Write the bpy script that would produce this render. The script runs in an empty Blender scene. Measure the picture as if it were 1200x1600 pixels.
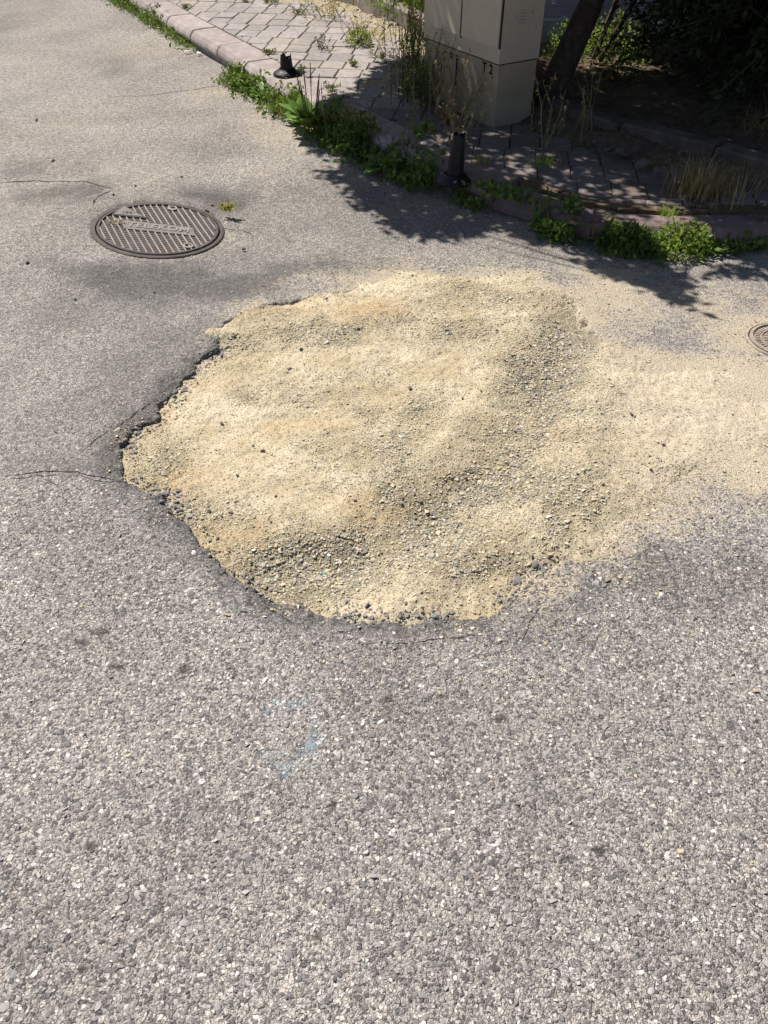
import bpy, math, random
import numpy as np
from mathutils import Vector, Matrix

random.seed(7); RNG = np.random.default_rng(7)
scene = bpy.context.scene
COL = scene.collection

# ------------------------------------------------------------------ camera, sky, sun, exposure
CAM_H = 1.6; PITCH = math.radians(43.0); FPX = 1232.0        # focal length in pixels of a 1200 x 1600 picture
cam_d = bpy.data.cameras.new('camera'); cam = bpy.data.objects.new('camera', cam_d); COL.objects.link(cam)
cam.location = (0, 0, CAM_H); cam.rotation_euler = (math.pi/2 - PITCH, 0, 0)
cam_d.sensor_fit = 'VERTICAL'; cam_d.sensor_height = 24.0; cam_d.lens = FPX/1600*24.0
cam_d.clip_start = 0.02; cam_d.clip_end = 2000.0
scene.camera = cam

SUN_EL = math.radians(55.0)
SH = Vector((0.71, -0.70)).normalized()                     # the way shadows fall on the ground
world = bpy.data.worlds.new('World'); scene.world = world; world.use_nodes = True
wn = world.node_tree.nodes; wl = world.node_tree.links
bg = wn['Background']; bg.inputs['Strength'].default_value = 0.05
sky = wn.new('ShaderNodeTexSky'); sky.sky_type = 'NISHITA'; sky.sun_disc = False
sky.sun_elevation = SUN_EL; sky.sun_rotation = math.atan2(-SH.x, -SH.y)
sky.altitude = 300; sky.dust_density = 1.5
wl.new(sky.outputs[0], bg.inputs['Color'])
sun_d = bpy.data.lights.new('sun', 'SUN'); sun_d.energy = 5.0; sun_d.angle = math.radians(0.53); sun_d.color = (1.0, 0.955, 0.89)
sun = bpy.data.objects.new('sun', sun_d); COL.objects.link(sun)
ray = Vector((SH.x*math.cos(SUN_EL), SH.y*math.cos(SUN_EL), -math.sin(SUN_EL)))
sun.rotation_euler = ray.to_track_quat('-Z', 'Y').to_euler()
COT = 1/math.tan(SUN_EL)
vs = scene.view_settings
vs.view_transform = 'Standard'; vs.look = 'None'; vs.exposure = 0.52; vs.gamma = 1.0; vs.use_curve_mapping = False
scene.cycles.use_denoising = True; scene.cycles.denoiser = 'OPENIMAGEDENOISE'; scene.cycles.denoising_input_passes = 'RGB_ALBEDO_NORMAL'; scene.cycles.denoising_prefilter = 'ACCURATE'
scene.cycles.use_adaptive_sampling = True; scene.cycles.adaptive_threshold = 0.02
scene.cycles.max_bounces = 5; scene.cycles.diffuse_bounces = 2; scene.cycles.transmission_bounces = 3

# ------------------------------------------------------------------ helpers
def at(px, py, z=0.0):
    """the point of the level z that stands at this place of the photograph"""
    u = (px-600)/FPX; v = (py-800)/FPX
    dy = math.cos(PITCH)-v*math.sin(PITCH); dz = -math.sin(PITCH)-v*math.cos(PITCH)
    t = (z-CAM_H)/dz
    return (u*t, dy*t)

def _hash(ix, iy, seed):
    n = (ix.astype(np.int64)*374761393 + iy.astype(np.int64)*668265263 + seed*1442695041) & 0xffffffff
    n = ((n ^ (n >> 13))*1274126177) & 0xffffffff
    n = n ^ (n >> 16)
    return (n & 0xffff)/65535.0
def vnoise(x, y, scale, seed=0):
    x = np.asarray(x, float)*scale; y = np.asarray(y, float)*scale
    ix = np.floor(x); iy = np.floor(y); fx = x-ix; fy = y-iy
    fx = fx*fx*(3-2*fx); fy = fy*fy*(3-2*fy)
    a = _hash(ix, iy, seed); b = _hash(ix+1, iy, seed); c = _hash(ix, iy+1, seed); d = _hash(ix+1, iy+1, seed)
    return (a*(1-fx)+b*fx)*(1-fy)+(c*(1-fx)+d*fx)*fy
def fbm(x, y, scale, octv=4, seed=0):
    s = 0; a = 1; t = 0
    for k in range(octv):
        s = s+a*vnoise(x, y, scale*2**k, seed+k*17); t += a; a *= 0.5
    return s/t
def sstep(a, b, x):
    t = np.clip((np.asarray(x, float)-a)/(b-a), 0, 1); return t*t*(3-2*t)
def seg_dist(x, y, pts, closed=False):
    x = np.asarray(x, float); y = np.asarray(y, float)
    d = np.full(x.shape, 1e9); n = len(pts)
    for i in range(n if closed else n-1):
        ax, ay = pts[i]; bx, by = pts[(i+1) % n]
        ex, ey = bx-ax, by-ay; L = ex*ex+ey*ey
        t = np.clip(((x-ax)*ex+(y-ay)*ey)/L, 0, 1)
        d = np.minimum(d, np.hypot(x-ax-t*ex, y-ay-t*ey))
    return d
def inside(x, y, pts):
    x = np.asarray(x, float); y = np.asarray(y, float); r = np.zeros(x.shape, bool); n = len(pts)
    for i in range(n):
        ax, ay = pts[i]; bx, by = pts[(i+1) % n]
        if ay == by: continue
        c = ((ay > y) != (by > y)) & (x < (bx-ax)*(y-ay)/(by-ay)+ax)
        r ^= c
    return r
def sdist(x, y, pts):
    d = seg_dist(x, y, pts, True); return np.where(inside(x, y, pts), -d, d)
def blob(x, y, px, py, rx, ry, z=0.0, soft=0.6, wob=0.35, seed=3):
    """soft patch given by its place and half size in the photograph"""
    cx, cy = at(px, py, z)
    ax = abs(at(px+rx, py, z)[0]-cx); ay = abs(at(px, py-ry, z)[1]-at(px, py+ry, z)[1])/2
    x = np.asarray(x, float); y = np.asarray(y, float); r = np.hypot((x-cx)/ax, (y-cy)/ay); out = np.zeros(x.shape); k = r < 1+soft*0.6+wob
    if k.any(): out[k] = 1-sstep(1-soft, 1+soft*0.6, r[k]+(fbm(x[k], y[k], 6, 4, seed)-0.5)*2.6*wob)
    return out
def interp_line(pts, step):
    out = []
    for (a, b) in zip(pts[:-1], pts[1:]):
        n = max(1, int(math.hypot(b[0]-a[0], b[1]-a[1])/step))
        for k in range(n): out.append((a[0]+(b[0]-a[0])*k/n, a[1]+(b[1]-a[1])*k/n))
    out.append(pts[-1]); return out

class MB:
    """collects faces, then links them as ONE mesh object"""
    def __init__(s): s.v = []; s.f = []; s.r = []; s.n = 0
    def add(s, verts, faces, rnd=None):
        verts = np.asarray(verts, float).reshape(-1, 3)
        s.v.append(verts)
        if isinstance(faces, np.ndarray): faces = (faces+s.n).tolist()
        else: faces = [[i+s.n for i in f] for f in faces]
        s.f.extend(faces)
        s.r.append(np.broadcast_to(np.asarray(rnd if rnd is not None else random.random(), float), (len(verts),)))
        s.n += len(verts); return s
    def box(s, c, size, rz=0.0, rnd=None, bev=0.0):
        x, y, z = size[0]/2, size[1]/2, size[2]/2
        if bev <= 0:
            p = np.array([(-x,-y,-z),(x,-y,-z),(x,y,-z),(-x,y,-z),(-x,-y,z),(x,-y,z),(x,y,z),(-x,y,z)])
            f = [(0,3,2,1),(4,5,6,7),(0,1,5,4),(1,2,6,5),(2,3,7,6),(3,0,4,7)]
        else:
            b = bev
            p = [(-x,-y,-z),(x,-y,-z),(x,y,-z),(-x,y,-z),(-x,-y,z-b),(x,-y,z-b),(x,y,z-b),(-x,y,z-b),
                 (-x+b,-y+b,z),(x-b,-y+b,z),(x-b,y-b,z),(-x+b,y-b,z)]
            p = np.array(p)
            f = [(0,3,2,1),(8,9,10,11)]+[(i,(i+1)%4,4+(i+1)%4,4+i) for i in range(4)]+[(4+i,4+(i+1)%4,8+(i+1)%4,8+i) for i in range(4)]
        c_, s_ = math.cos(rz), math.sin(rz)
        q = np.stack([p[:,0]*c_-p[:,1]*s_, p[:,0]*s_+p[:,1]*c_, p[:,2]], 1)+np.array(c)
        return s.add(q, f, rnd)
    def prism(s, poly, z0, z1, bev=0.0, rnd=None, tilt=(0, 0)):
        n = len(poly); P = np.array(poly, float); cen = P.mean(0)
        def lvl(pp, z): return [(q[0], q[1], z+(q[0]-cen[0])*tilt[0]+(q[1]-cen[1])*tilt[1]) for q in pp]
        v = lvl(P, z0); f = []
        if bev > 0:
            I = []
            for i in range(n):
                a, b, c = P[i-1], P[i], P[(i+1) % n]
                d1 = (b-a)/max(np.linalg.norm(b-a), 1e-9); d2 = (c-b)/max(np.linalg.norm(c-b), 1e-9)
                n1 = np.array([-d1[1], d1[0]]); n2 = np.array([-d2[1], d2[0]])
                m = n1+n2; k = max(np.dot(m, m)/2, 0.35); I.append(b+m/k*bev)
            v += lvl(P, z1-bev)+lvl(I, z1)
            f += [(i, (i+1) % n, n+(i+1) % n, n+i) for i in range(n)]
            f += [(n+i, n+(i+1) % n, 2*n+(i+1) % n, 2*n+i) for i in range(n)]
            f += [tuple(range(2*n, 3*n))]
        else:
            v += lvl(P, z1); f += [(i, (i+1) % n, n+(i+1) % n, n+i) for i in range(n)]+[tuple(range(n, 2*n))]
        return s.add(v, f, rnd)
    def tube(s, pts, radii, sides=8, rnd=None, cap=True):
        pts = [Vector(p) for p in pts]; v = []; f = []
        up = Vector((0.31, 0.17, 0.93))
        for i, p in enumerate(pts):
            t = (pts[min(i+1, len(pts)-1)]-pts[max(i-1, 0)]).normalized()
            a = t.cross(up); a = a.normalized() if a.length > 1e-4 else Vector((1, 0, 0)); b = t.cross(a)
            for k in range(sides):
                an = 2*math.pi*k/sides
                v.append(tuple(p+(a*math.cos(an)+b*math.sin(an))*radii[i]))
        for i in range(len(pts)-1):
            for k in range(sides):
                f.append((i*sides+k, i*sides+(k+1) % sides, (i+1)*sides+(k+1) % sides, (i+1)*sides+k))
        if cap:
            f.append(tuple(range(sides))[::-1]); f.append(tuple(range((len(pts)-1)*sides, len(pts)*sides)))
        return s.add(v, f, rnd)
    def lathe(s, c, prof, sides=32, rnd=None):
        """prof: (radius, z) from the outside in or bottom up"""
        v = []; f = []
        for (r, z) in prof:
            for k in range(sides):
                an = 2*math.pi*k/sides; v.append((c[0]+r*math.cos(an), c[1]+r*math.sin(an), c[2]+z))
        for i in range(len(prof)-1):
            for k in range(sides):
                f.append((i*sides+k, i*sides+(k+1) % sides, (i+1)*sides+(k+1) % sides, (i+1)*sides+k))
        return s.add(v, f, rnd)
    def leaves(s, C, D, N, L, W, rnd, simple=True, fold=0.15, droop=0.0):
        """C base points, D the way each leaf points, N its face, L length, W width (arrays)"""
        D = D/np.linalg.norm(D, axis=1, keepdims=True)
        S = np.cross(D, N); S /= np.maximum(np.linalg.norm(S, axis=1, keepdims=True), 1e-6); U = np.cross(S, D)
        L = np.asarray(L)[:, None]; W = np.asarray(W)[:, None]; n = len(C)
        if simple:
            a = C; b = C+D*L*0.45+S*W*0.5+U*W*fold; c = C+D*L-U*L*droop; d = C+D*L*0.45-S*W*0.5+U*W*fold
            v = np.stack([a, b, c, d], 1).reshape(-1, 3)
            k = np.arange(n)[:, None]*4
            f = np.concatenate([k+np.array([[0, 1, 2]]), k+np.array([[0, 2, 3]])])
            s.add(v, f, np.repeat(rnd, 4))
        else:
            pr = [(0, .06), (.28, .42), (.55, .5), (.8, .32), (1, 0)]
            vv = []
            for (t, w) in pr:
                m = C+D*L*t-U*L*droop*t*t
                if t < 1:
                    vv += [m+S*W*w+U*W*fold*w, m, m-S*W*w+U*W*fold*w]
                else: vv += [m]
            v = np.stack(vv, 1).reshape(-1, 3); k = np.arange(n)[:, None]*13
            q = []
            for i in range(3):
                q += [[3*i, 3*i+3, 3*i+4, 3*i+1], [3*i+1, 3*i+4, 3*i+5, 3*i+2]]
            fq = np.concatenate([k+np.array([a]) for a in q]); ft = np.concatenate([k+np.array([[9, 12, 10]]), k+np.array([[10, 12, 11]])])
            s.add(v, fq.tolist()+ft.tolist(), np.repeat(rnd, 13))
    def blades(s, P, H, W, az, bend, rnd):
        P = np.asarray(P); n = len(P); H = np.asarray(H)[:, None]; W = np.asarray(W)[:, None]; bend = np.asarray(bend)[:, None]
        d = np.stack([np.cos(az), np.sin(az), np.zeros(n)], 1); sd = np.stack([-np.sin(az), np.cos(az), np.zeros(n)], 1)
        up = np.array([0, 0, 1.0])
        m = P+up*H*0.55+d*H*bend*0.3; t = P+up*H*(1-0.35*bend)+d*H*bend
        v = np.stack([P+sd*W/2, P-sd*W/2, m+sd*W*0.38, m-sd*W*0.38, t], 1).reshape(-1, 3)
        k = np.arange(n)[:, None]*5
        s.add(v, (k+np.array([[0, 1, 3, 2]])).tolist()+(k+np.array([[2, 3, 4]])).tolist(), np.repeat(rnd, 5))
    def build(s, name, mat, parent=None, smooth=False):
        me = bpy.data.meshes.new(name)
        V = np.concatenate(s.v)
        me.from_pydata(V.tolist(), [], s.f)
        a = me.attributes.new('rnd', 'FLOAT', 'POINT'); a.data.foreach_set('value', np.concatenate(s.r).astype(np.float32))
        me.materials.append(mat)
        if smooth: me.polygons.foreach_set('use_smooth', [True]*len(me.polygons))
        me.update()
        o = bpy.data.objects.new(name, me); COL.objects.link(o)
        if parent is not None: o.parent = parent; o.matrix_parent_inverse = parent.matrix_world.inverted() if parent.type != 'EMPTY' else Matrix.Translation(-Vector(parent.location))
        return o

def tag(o, label=None, cat=None, group=None, kind=None):
    if label: o['label'] = label
    if cat: o['category'] = cat
    if group: o['group'] = group
    if kind: o['kind'] = kind
    return o
def empty(name, loc, label, cat, group=None):
    o = bpy.data.objects.new(name, None); COL.objects.link(o); o.location = loc; o.empty_display_size = 0.1
    return tag(o, label, cat, group)
def grid_mesh(name, xs, ys, hfun, attrs, mat, cut=None):
    X, Y = np.meshgrid(xs, ys); Z = hfun(X, Y); nx, ny = len(xs), len(ys)
    V = np.stack([X, Y, Z], -1).reshape(-1, 3)
    i = np.arange(nx*ny).reshape(ny, nx)
    F = np.stack([i[:-1, :-1], i[:-1, 1:], i[1:, 1:], i[1:, :-1]], -1).reshape(-1, 4)
    if cut is not None:
        keep = cut(X, Y, Z); kf = keep.reshape(-1)[F].any(1); F = F[kf]
        used = np.zeros(len(V), bool); used[F.reshape(-1)] = True
        idx = np.cumsum(used)-1; F = idx[F]; V = V[used]
    else: used = None
    me = bpy.data.meshes.new(name)
    me.vertices.add(len(V)); me.vertices.foreach_set('co', V.astype(np.float32).reshape(-1))
    me.loops.add(len(F)*4); me.loops.foreach_set('vertex_index', F.astype(np.int32).reshape(-1))
    me.polygons.add(len(F)); me.polygons.foreach_set('loop_start', np.arange(0, len(F)*4, 4, dtype=np.int32))
    me.polygons.foreach_set('use_smooth', np.ones(len(F), bool))
    me.update(calc_edges=True); me.validate()
    for nme, fn in attrs.items():
        val = fn(X, Y).reshape(-1)
        if used is not None: val = val[used]
        a = me.attributes.new(nme, 'FLOAT', 'POINT'); a.data.foreach_set('value', val.astype(np.float32))
    me.materials.append(mat)
    o = bpy.data.objects.new(name, me); COL.objects.link(o); return o

# ------------------------------------------------------------------ materials
class NT:
    def __init__(s, name, rough=0.85, spec=0.25):
        s.m = bpy.data.materials.new(name); s.m.use_nodes = True; s.t = s.m.node_tree; s.n = s.t.nodes
        s.b = s.n['Principled BSDF']; s.b.inputs['Roughness'].default_value = rough
        s.b.inputs['Specular IOR Level'].default_value = spec; s.out = s.n['Material Output']
        s._pos = None
    def link(s, a, b): s.t.links.new(a, b)
    def pos(s):
        if s._pos is None: s._pos = s.n.new('ShaderNodeNewGeometry').outputs['Position']
        return s._pos
    def val(s, inp, v):
        if hasattr(v, 'is_output') or isinstance(v, bpy.types.NodeSocket): s.link(v, inp)
        elif isinstance(v, (tuple, list)) and len(v) == 3 and inp.type == 'RGBA': inp.default_value = (*v, 1)
        else: inp.default_value = v
    def noise(s, scale, detail=3, rough=0.55, vec=None, dist=0.0):
        n = s.n.new('ShaderNodeTexNoise'); n.inputs['Scale'].default_value = scale; n.inputs['Detail'].default_value = detail
        n.inputs['Roughness'].default_value = rough; n.inputs['Distortion'].default_value = dist
        s.link(vec if vec is not None else s.pos(), n.inputs['Vector']); return n.outputs['Fac']
    def voro(s, scale, feature='F1', vec=None, dim='3D', rand=1.0):
        n = s.n.new('ShaderNodeTexVoronoi'); n.voronoi_dimensions = dim; n.feature = feature
        n.inputs['Scale'].default_value = scale; n.inputs['Randomness'].default_value = rand
        s.link(vec if vec is not None else s.pos(), n.inputs['Vector']); return n
    def math(s, op, a, b=0.0, c=None, clamp=False):
        n = s.n.new('ShaderNodeMath'); n.operation = op; n.use_clamp = clamp
        s.val(n.inputs[0], a); s.val(n.inputs[1], b)
        if c is not None: s.val(n.inputs[2], c)
        return n.outputs[0]
    def ramp(s, fac, stops, interp='LINEAR'):
        n = s.n.new('ShaderNodeValToRGB'); n.color_ramp.interpolation = interp; e = n.color_ramp.elements
        while len(e) < len(stops): e.new(0.5)
        for el, (p, c) in zip(e, stops):
            el.position = p; el.color = (*c, 1) if isinstance(c, (tuple, list)) else (c, c, c, 1)
        s.link(fac, n.inputs[0]); return n.outputs[0]
    def mix(s, fac, a, b, mode='MIX'):
        n = s.n.new('ShaderNodeMix'); n.data_type = 'RGBA'; n.blend_type = mode; n.clamp_factor = True
        s.val(n.inputs[0], fac); s.val(n.inputs[6], a); s.val(n.inputs[7], b); return n.outputs[2]
    def smooth(s, x, a, b):
        n = s.n.new('ShaderNodeMapRange'); n.interpolation_type = 'SMOOTHSTEP'
        s.val(n.inputs['Value'], x); n.inputs['From Min'].default_value = a; n.inputs['From Max'].default_value = b; return n.outputs[0]
    def attr(s, name):
        n = s.n.new('ShaderNodeAttribute'); n.attribute_name = name; return n.outputs['Fac']
    def bump(s, h, strength=0.5, dist=0.002):
        n = s.n.new('ShaderNodeBump'); n.inputs['Strength'].default_value = strength; n.inputs['Distance'].default_value = dist
        s.link(h, n.inputs['Height']); s.link(n.outputs[0], s.b.inputs['Normal'])
    def color(s, c): s.val(s.b.inputs['Base Color'], c); return s
    def vadd(s, v, k):
        n = s.n.new('ShaderNodeVectorMath'); n.operation = 'ADD'; s.link(v, n.inputs[0]); s.val(n.inputs[1], k); return n.outputs[0]

def mat_asphalt():
    t = NT('asphalt', 0.8, 0.3)
    jit = t.n.new('ShaderNodeTexNoise'); jit.inputs['Scale'].default_value = 130; jit.inputs['Detail'].default_value = 1
    t.link(t.pos(), jit.inputs['Vector'])
    sc = t.n.new('ShaderNodeVectorMath'); sc.operation = 'SCALE'; sc.inputs['Scale'].default_value = 0.009
    t.link(jit.outputs['Color'], sc.inputs[0]); p = t.vadd(t.pos(), sc.outputs[0])
    coarse = t.attr('coarse')
    va = t.voro(118, 'F1', p, '2D'); vb = t.voro(300, 'F1', p, '2D')
    sep = t.n.new('ShaderNodeSeparateColor'); t.link(va.outputs['Color'], sep.inputs[0])
    sepb = t.n.new('ShaderNodeSeparateColor'); t.link(vb.outputs['Color'], sepb.inputs[0])
    stone = t.ramp(sep.outputs[0], [(0.0, (.10, .096, .10)), (.3, (.165, .158, .16)), (.55, (.25, .238, .236)), (.72, (.42, .395, .375)), (.92, (.58, .55, .52)), (1, (.76, .73, .69))])
    fine = t.ramp(sepb.outputs[0], [(0.0, (.14, .13, .128)), (.25, (.295, .279, .272)), (.55, (.44, .417, .405)), (.85, (.585, .558, .54)), (1, (.69, .665, .64))])
    ds = t.math('MULTIPLY', va.outputs['Distance'], t.math('MULTIPLY_ADD', sep.outputs[2], 0.9, 0.65))
    edge = t.math('SUBTRACT', 1.0, t.smooth(ds, 0.36, 0.56))
    show = t.smooth(sep.outputs[1], 0.36, 0.44)
    sm = t.math('MULTIPLY', edge, show); sm = t.math('MULTIPLY', sm, t.math('MULTIPLY_ADD', coarse, 0.75, 0.25))
    fb = t.math('SUBTRACT', 1.0, t.smooth(vb.outputs['Distance'], 0.2, 0.6))
    fine = t.mix(t.math('MULTIPLY', fb, 0.55), t.mix(1.0, fine, (0.62, 0.61, 0.60), 'MULTIPLY'), fine)
    base = t.mix(sm, fine, stone)
    sal = t.noise(38, 5, 0.8)
    base = t.mix(1.0, base, t.ramp(sal, [(.30, (.76, .75, .75)), (.5, (1.12, 1.10, 1.08)), (.70, (1.34, 1.31, 1.27))]), 'MULTIPLY')
    big = t.noise(1.6, 5, 0.6)
    base = t.mix(t.smooth(big, 0.35, 0.68), base, t.mix(1.0, base, (0.78, 0.775, 0.78), 'MULTIPLY'))
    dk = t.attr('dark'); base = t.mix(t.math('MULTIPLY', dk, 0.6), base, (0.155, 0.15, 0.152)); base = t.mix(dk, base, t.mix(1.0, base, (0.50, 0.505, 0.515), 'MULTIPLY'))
    base = t.mix(t.math('MULTIPLY', t.attr('stain'), 0.85), base, (0.06, 0.05, 0.042))
    base = t.mix(t.math('MULTIPLY', t.attr('blue'), t.smooth(sepb.outputs[1], 0.35, 0.8)), base, (0.24, 0.34, 0.41))
    # dust settles in the pits first
    hgt = t.math('ADD', t.math('MULTIPLY', sm, 0.6), t.math('MULTIPLY', fb, 0.4))
    da = t.attr('dust')
    dn = t.math('ADD', t.math('MULTIPLY', da, 1.75), t.math('MULTIPLY', t.math('ADD', sal, -0.5), 2.0))
    df = t.smooth(t.math('SUBTRACT', dn, t.math('MULTIPLY', hgt, 0.9)), 0.05, 0.6)
    df = t.math('MULTIPLY', df, t.math('MULTIPLY_ADD', da, 0.75, 0.4, clamp=True))
    dcol = t.mix(t.noise(9, 3), (0.53, 0.45, 0.335), (0.60, 0.52, 0.40))
    dcol = t.mix(t.math('MULTIPLY', fb, 0.35), dcol, (0.34, 0.29, 0.22))
    base = t.mix(df, base, dcol)
    base = t.mix(t.attr('tan'), base, t.mix(1.0, base, (1.03, 0.98, 0.88), 'MULTIPLY')); base = t.mix(1.0, base, (1.01, 1.0, 0.98), 'MULTIPLY')
    t.color(base)
    h = t.math('ADD', t.math('MULTIPLY', sm, 1.0), t.math('MULTIPLY', fb, 0.55))
    h = t.math('ADD', h, t.math('MULTIPLY', sep.outputs[2], t.math('MULTIPLY', sm, 0.5)))
    t.bump(h, 1.0, 0.0030); return t.m
def mat_sand():
    t = NT('sand', 0.95, 0.1)
    g = t.attr('grit'); och = t.attr('ochre')
    c = t.mix(t.smooth(t.noise(5, 5, 0.65), 0.35, 0.68), (0.52, 0.425, 0.275), (0.66, 0.57, 0.415))
    c = t.mix(t.math('MULTIPLY', t.attr('pale'), 0.8), c, (0.60, 0.515, 0.39))
    c = t.mix(t.math('MULTIPLY', och, 0.7), c, (0.56, 0.385, 0.205))
    fine = t.noise(150, 5, 0.85); c = t.mix(1.0, c, t.ramp(fine, [(.36, (.46, .44, .40)), (.46, (.95, .95, .95)), (.68, (1.12, 1.12, 1.14))]), 'MULTIPLY')
    v = t.voro(200, 'F1', None, '2D')
    sp = t.n.new('ShaderNodeSeparateColor'); t.link(v.outputs['Color'], sp.inputs[0])
    grain = t.ramp(sp.outputs[0], [(0, (.15, .13, .09)), (.4, (.29, .25, .17)), (.75, (.48, .42, .30)), (1, (.66, .61, .50))])
    gm = t.math('MULTIPLY', t.math('SUBTRACT', 1.0, t.smooth(v.outputs['Distance'], 0.3, 0.5)), t.smooth(t.math('ADD', sp.outputs[1], t.math('MULTIPLY', g, 0.7)), 0.74, 0.9))
    c = t.mix(gm, c, grain)
    c = t.mix(t.math('MULTIPLY', g, 0.6), c, t.mix(1.0, c, (0.52, 0.53, 0.52), 'MULTIPLY'))
    t.color(c)
    h = t.math('ADD', t.math('MULTIPLY', gm, 0.8), t.math('MULTIPLY', fine, 1.6))
    t.bump(h, 0.9, 0.0035); return t.m
def mat_gravel():
    t = NT('gravel_stone', 0.9, 0.15)
    c = t.ramp(t.attr('rnd'), [(0, (.11, .10, .09)), (.12, (.20, .18, .145)), (.3, (.38, .325, .23)), (.6, (.54, .46, .31)), (.85, (.64, .565, .42)), (1, (.72, .69, .62))])
    c = t.mix(t.math('MULTIPLY', t.noise(300, 2), 0.5), c, (0.38, 0.31, 0.2)); t.color(c); t.bump(t.noise(500, 2), 0.4, 0.001); return t.m
def mat_gravel_grey():
    t = NT('grey_gravel_stone', 0.9, 0.15)
    c = t.ramp(t.attr('rnd'), [(0, (.09, .085, .075)), (.3, (.22, .205, .175)), (.6, (.38, .35, .295)), (.85, (.50, .465, .40)), (1, (.66, .63, .57))])
    t.color(t.mix(t.math('MULTIPLY', t.noise(300, 2), 0.4), c, (0.33, 0.28, 0.2))); return t.m
def mat_plain(name, col, rough=0.8, spec=0.25, var=0.25, scale=12, dirt=None, dscale=3, damt=0.5, bump=0.3, bscale=80, bdist=0.002, metal=0.0):
    t = NT(name, rough, spec); t.b.inputs['Metallic'].default_value = metal
    c = t.mix(t.smooth(t.noise(scale, 5, 0.6), 0.3, 0.72), tuple(k*(1-var) for k in col), tuple(min(k*(1+var*0.6), 1) for k in col))
    r = t.attr('rnd'); c = t.mix(1.0, c, t.ramp(r, [(0, .80), (1, 1.08)]), 'MULTIPLY')
    if dirt: c = t.mix(t.math('MULTIPLY', t.smooth(t.noise(dscale, 6, 0.65), 0.45, 0.68), damt), c, dirt)
    t.color(c)
    if bump: t.bump(t.noise(bscale, 5, 0.6), bump, bdist)
    return t.m
def mat_leaf(name, cols, trans=0.35, rough=0.6):
    t = NT(name, rough, 0.3)
    c = t.ramp(t.attr('rnd'), [(i/(len(cols)-1), k) for i, k in enumerate(cols)]); t.color(c)
    tr = t.n.new('ShaderNodeBsdfTranslucent'); mx = t.n.new('ShaderNodeMixShader'); mx.inputs[0].default_value = trans
    t.link(t.mix(1.0, c, (1.25, 1.2, 0.55), 'MULTIPLY'), tr.inputs['Color'])
    t.link(t.b.outputs[0], mx.inputs[1]); t.link(tr.outputs[0], mx.inputs[2]); t.link(mx.outputs[0], t.out.inputs['Surface']); return t.m

M = {}
M['asphalt'] = mat_asphalt(); M['sand'] = mat_sand(); M['gravel'] = mat_gravel(); M['gravel_grey'] = mat_gravel_grey()
M['earth'] = mat_plain('earth', (.17, .125, .085), .95, .1, .4, 25, (.09, .065, .045), 6, .6, .8, 60, .01)
M['joint'] = mat_plain('joint_sand', (.44, .37, .27), .95, .1, .35, 20, (.18, .15, .10), 5, .7, .6, 150, .003)
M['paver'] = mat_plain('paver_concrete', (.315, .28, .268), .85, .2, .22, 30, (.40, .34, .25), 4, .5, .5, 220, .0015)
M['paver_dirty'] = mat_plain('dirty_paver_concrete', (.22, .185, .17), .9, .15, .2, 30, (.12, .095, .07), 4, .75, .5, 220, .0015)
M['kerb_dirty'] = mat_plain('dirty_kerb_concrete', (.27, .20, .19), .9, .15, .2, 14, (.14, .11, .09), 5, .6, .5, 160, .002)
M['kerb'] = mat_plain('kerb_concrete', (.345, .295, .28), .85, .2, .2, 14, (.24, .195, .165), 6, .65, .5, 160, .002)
M['crack'] = mat_plain('crack_dirt', (.06, .053, .048), .95, .05, .4, 60, None, bump=0)
M['iron'] = mat_plain('cast_iron', (.070, .056, .049), .62, .4, .3, 30, (.20, .165, .13), 14, .25, .4, 200, .001)
M['iron_worn'] = mat_plain('worn_iron', (.37, .325, .285), .6, .35, .25, 60, (.22, .185, .16), 30, .45, .3, 200, .0008)
M['plate'] = mat_plain('cover_plate', (.20, .17, .158), .6, .4, .25, 60, (.10, .085, .078), 40, .5, .4, 200, .0008)
M['plastic'] = mat_plain('black_plastic', (.010, .010, .012), .5, .3, .3, 20, (.09, .08, .07), 7, .12, .15, 60, .001)
M['cab'] = mat_plain('cabinet_paint', (.52, .44, .345), .5, .35, .04, 4, (.36, .31, .25), 5, .25, .03, 30, .001)
M['plinth'] = mat_plain('plinth_concrete', (.44, .365, .27), .8, .2, .08, 8, (.26, .21, .15), 3.2, .45, .12, 70, .002)
M['dusty_iron'] = mat_plain('dusty_iron', (.33, .275, .225), .85, .2, .3, 40, (.46, .385, .28), 12, .6, .5, 200, .001)
M['black'] = mat_plain('stencil_black', (.02, .02, .02), .8, .1, .2, 40, None, bump=0)
M['faint'] = mat_plain('faded_print', (.33, .31, .29), .8, .1, .2, 40, None, bump=0)
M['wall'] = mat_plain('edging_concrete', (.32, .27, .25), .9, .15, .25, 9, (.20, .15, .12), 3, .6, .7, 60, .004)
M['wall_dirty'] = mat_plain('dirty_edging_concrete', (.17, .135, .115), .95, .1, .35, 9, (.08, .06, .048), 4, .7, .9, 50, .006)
M['bark'] = mat_plain('bark', (.10, .075, .06), .9, .15, .4, 30, (.05, .04, .033), 9, .6, 1.0, 45, .012)
M['slab'] = mat_plain('courtyard_tile', (.36, .295, .33), .8, .2, .12, 12, None, bump=.3)
M['slabjoint'] = mat_plain('pale_grout', (.6, .58, .56), .9, .1, .1, 20, None, bump=0)
M['scrap'] = mat_plain('pale_litter', (.72, .70, .66), .7, .2, .15, 40, None, bump=.2)
M['bag'] = mat_plain('bag_plastic', (.42, .52, .60), .35, .5, .35, 30, (.75, .78, .8), 18, .6, .5, 50, .004)
M['glass'] = mat_plain('teal_glass', (.18, .42, .38), .15, .6, .1, 30, None, bump=0)
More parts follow.
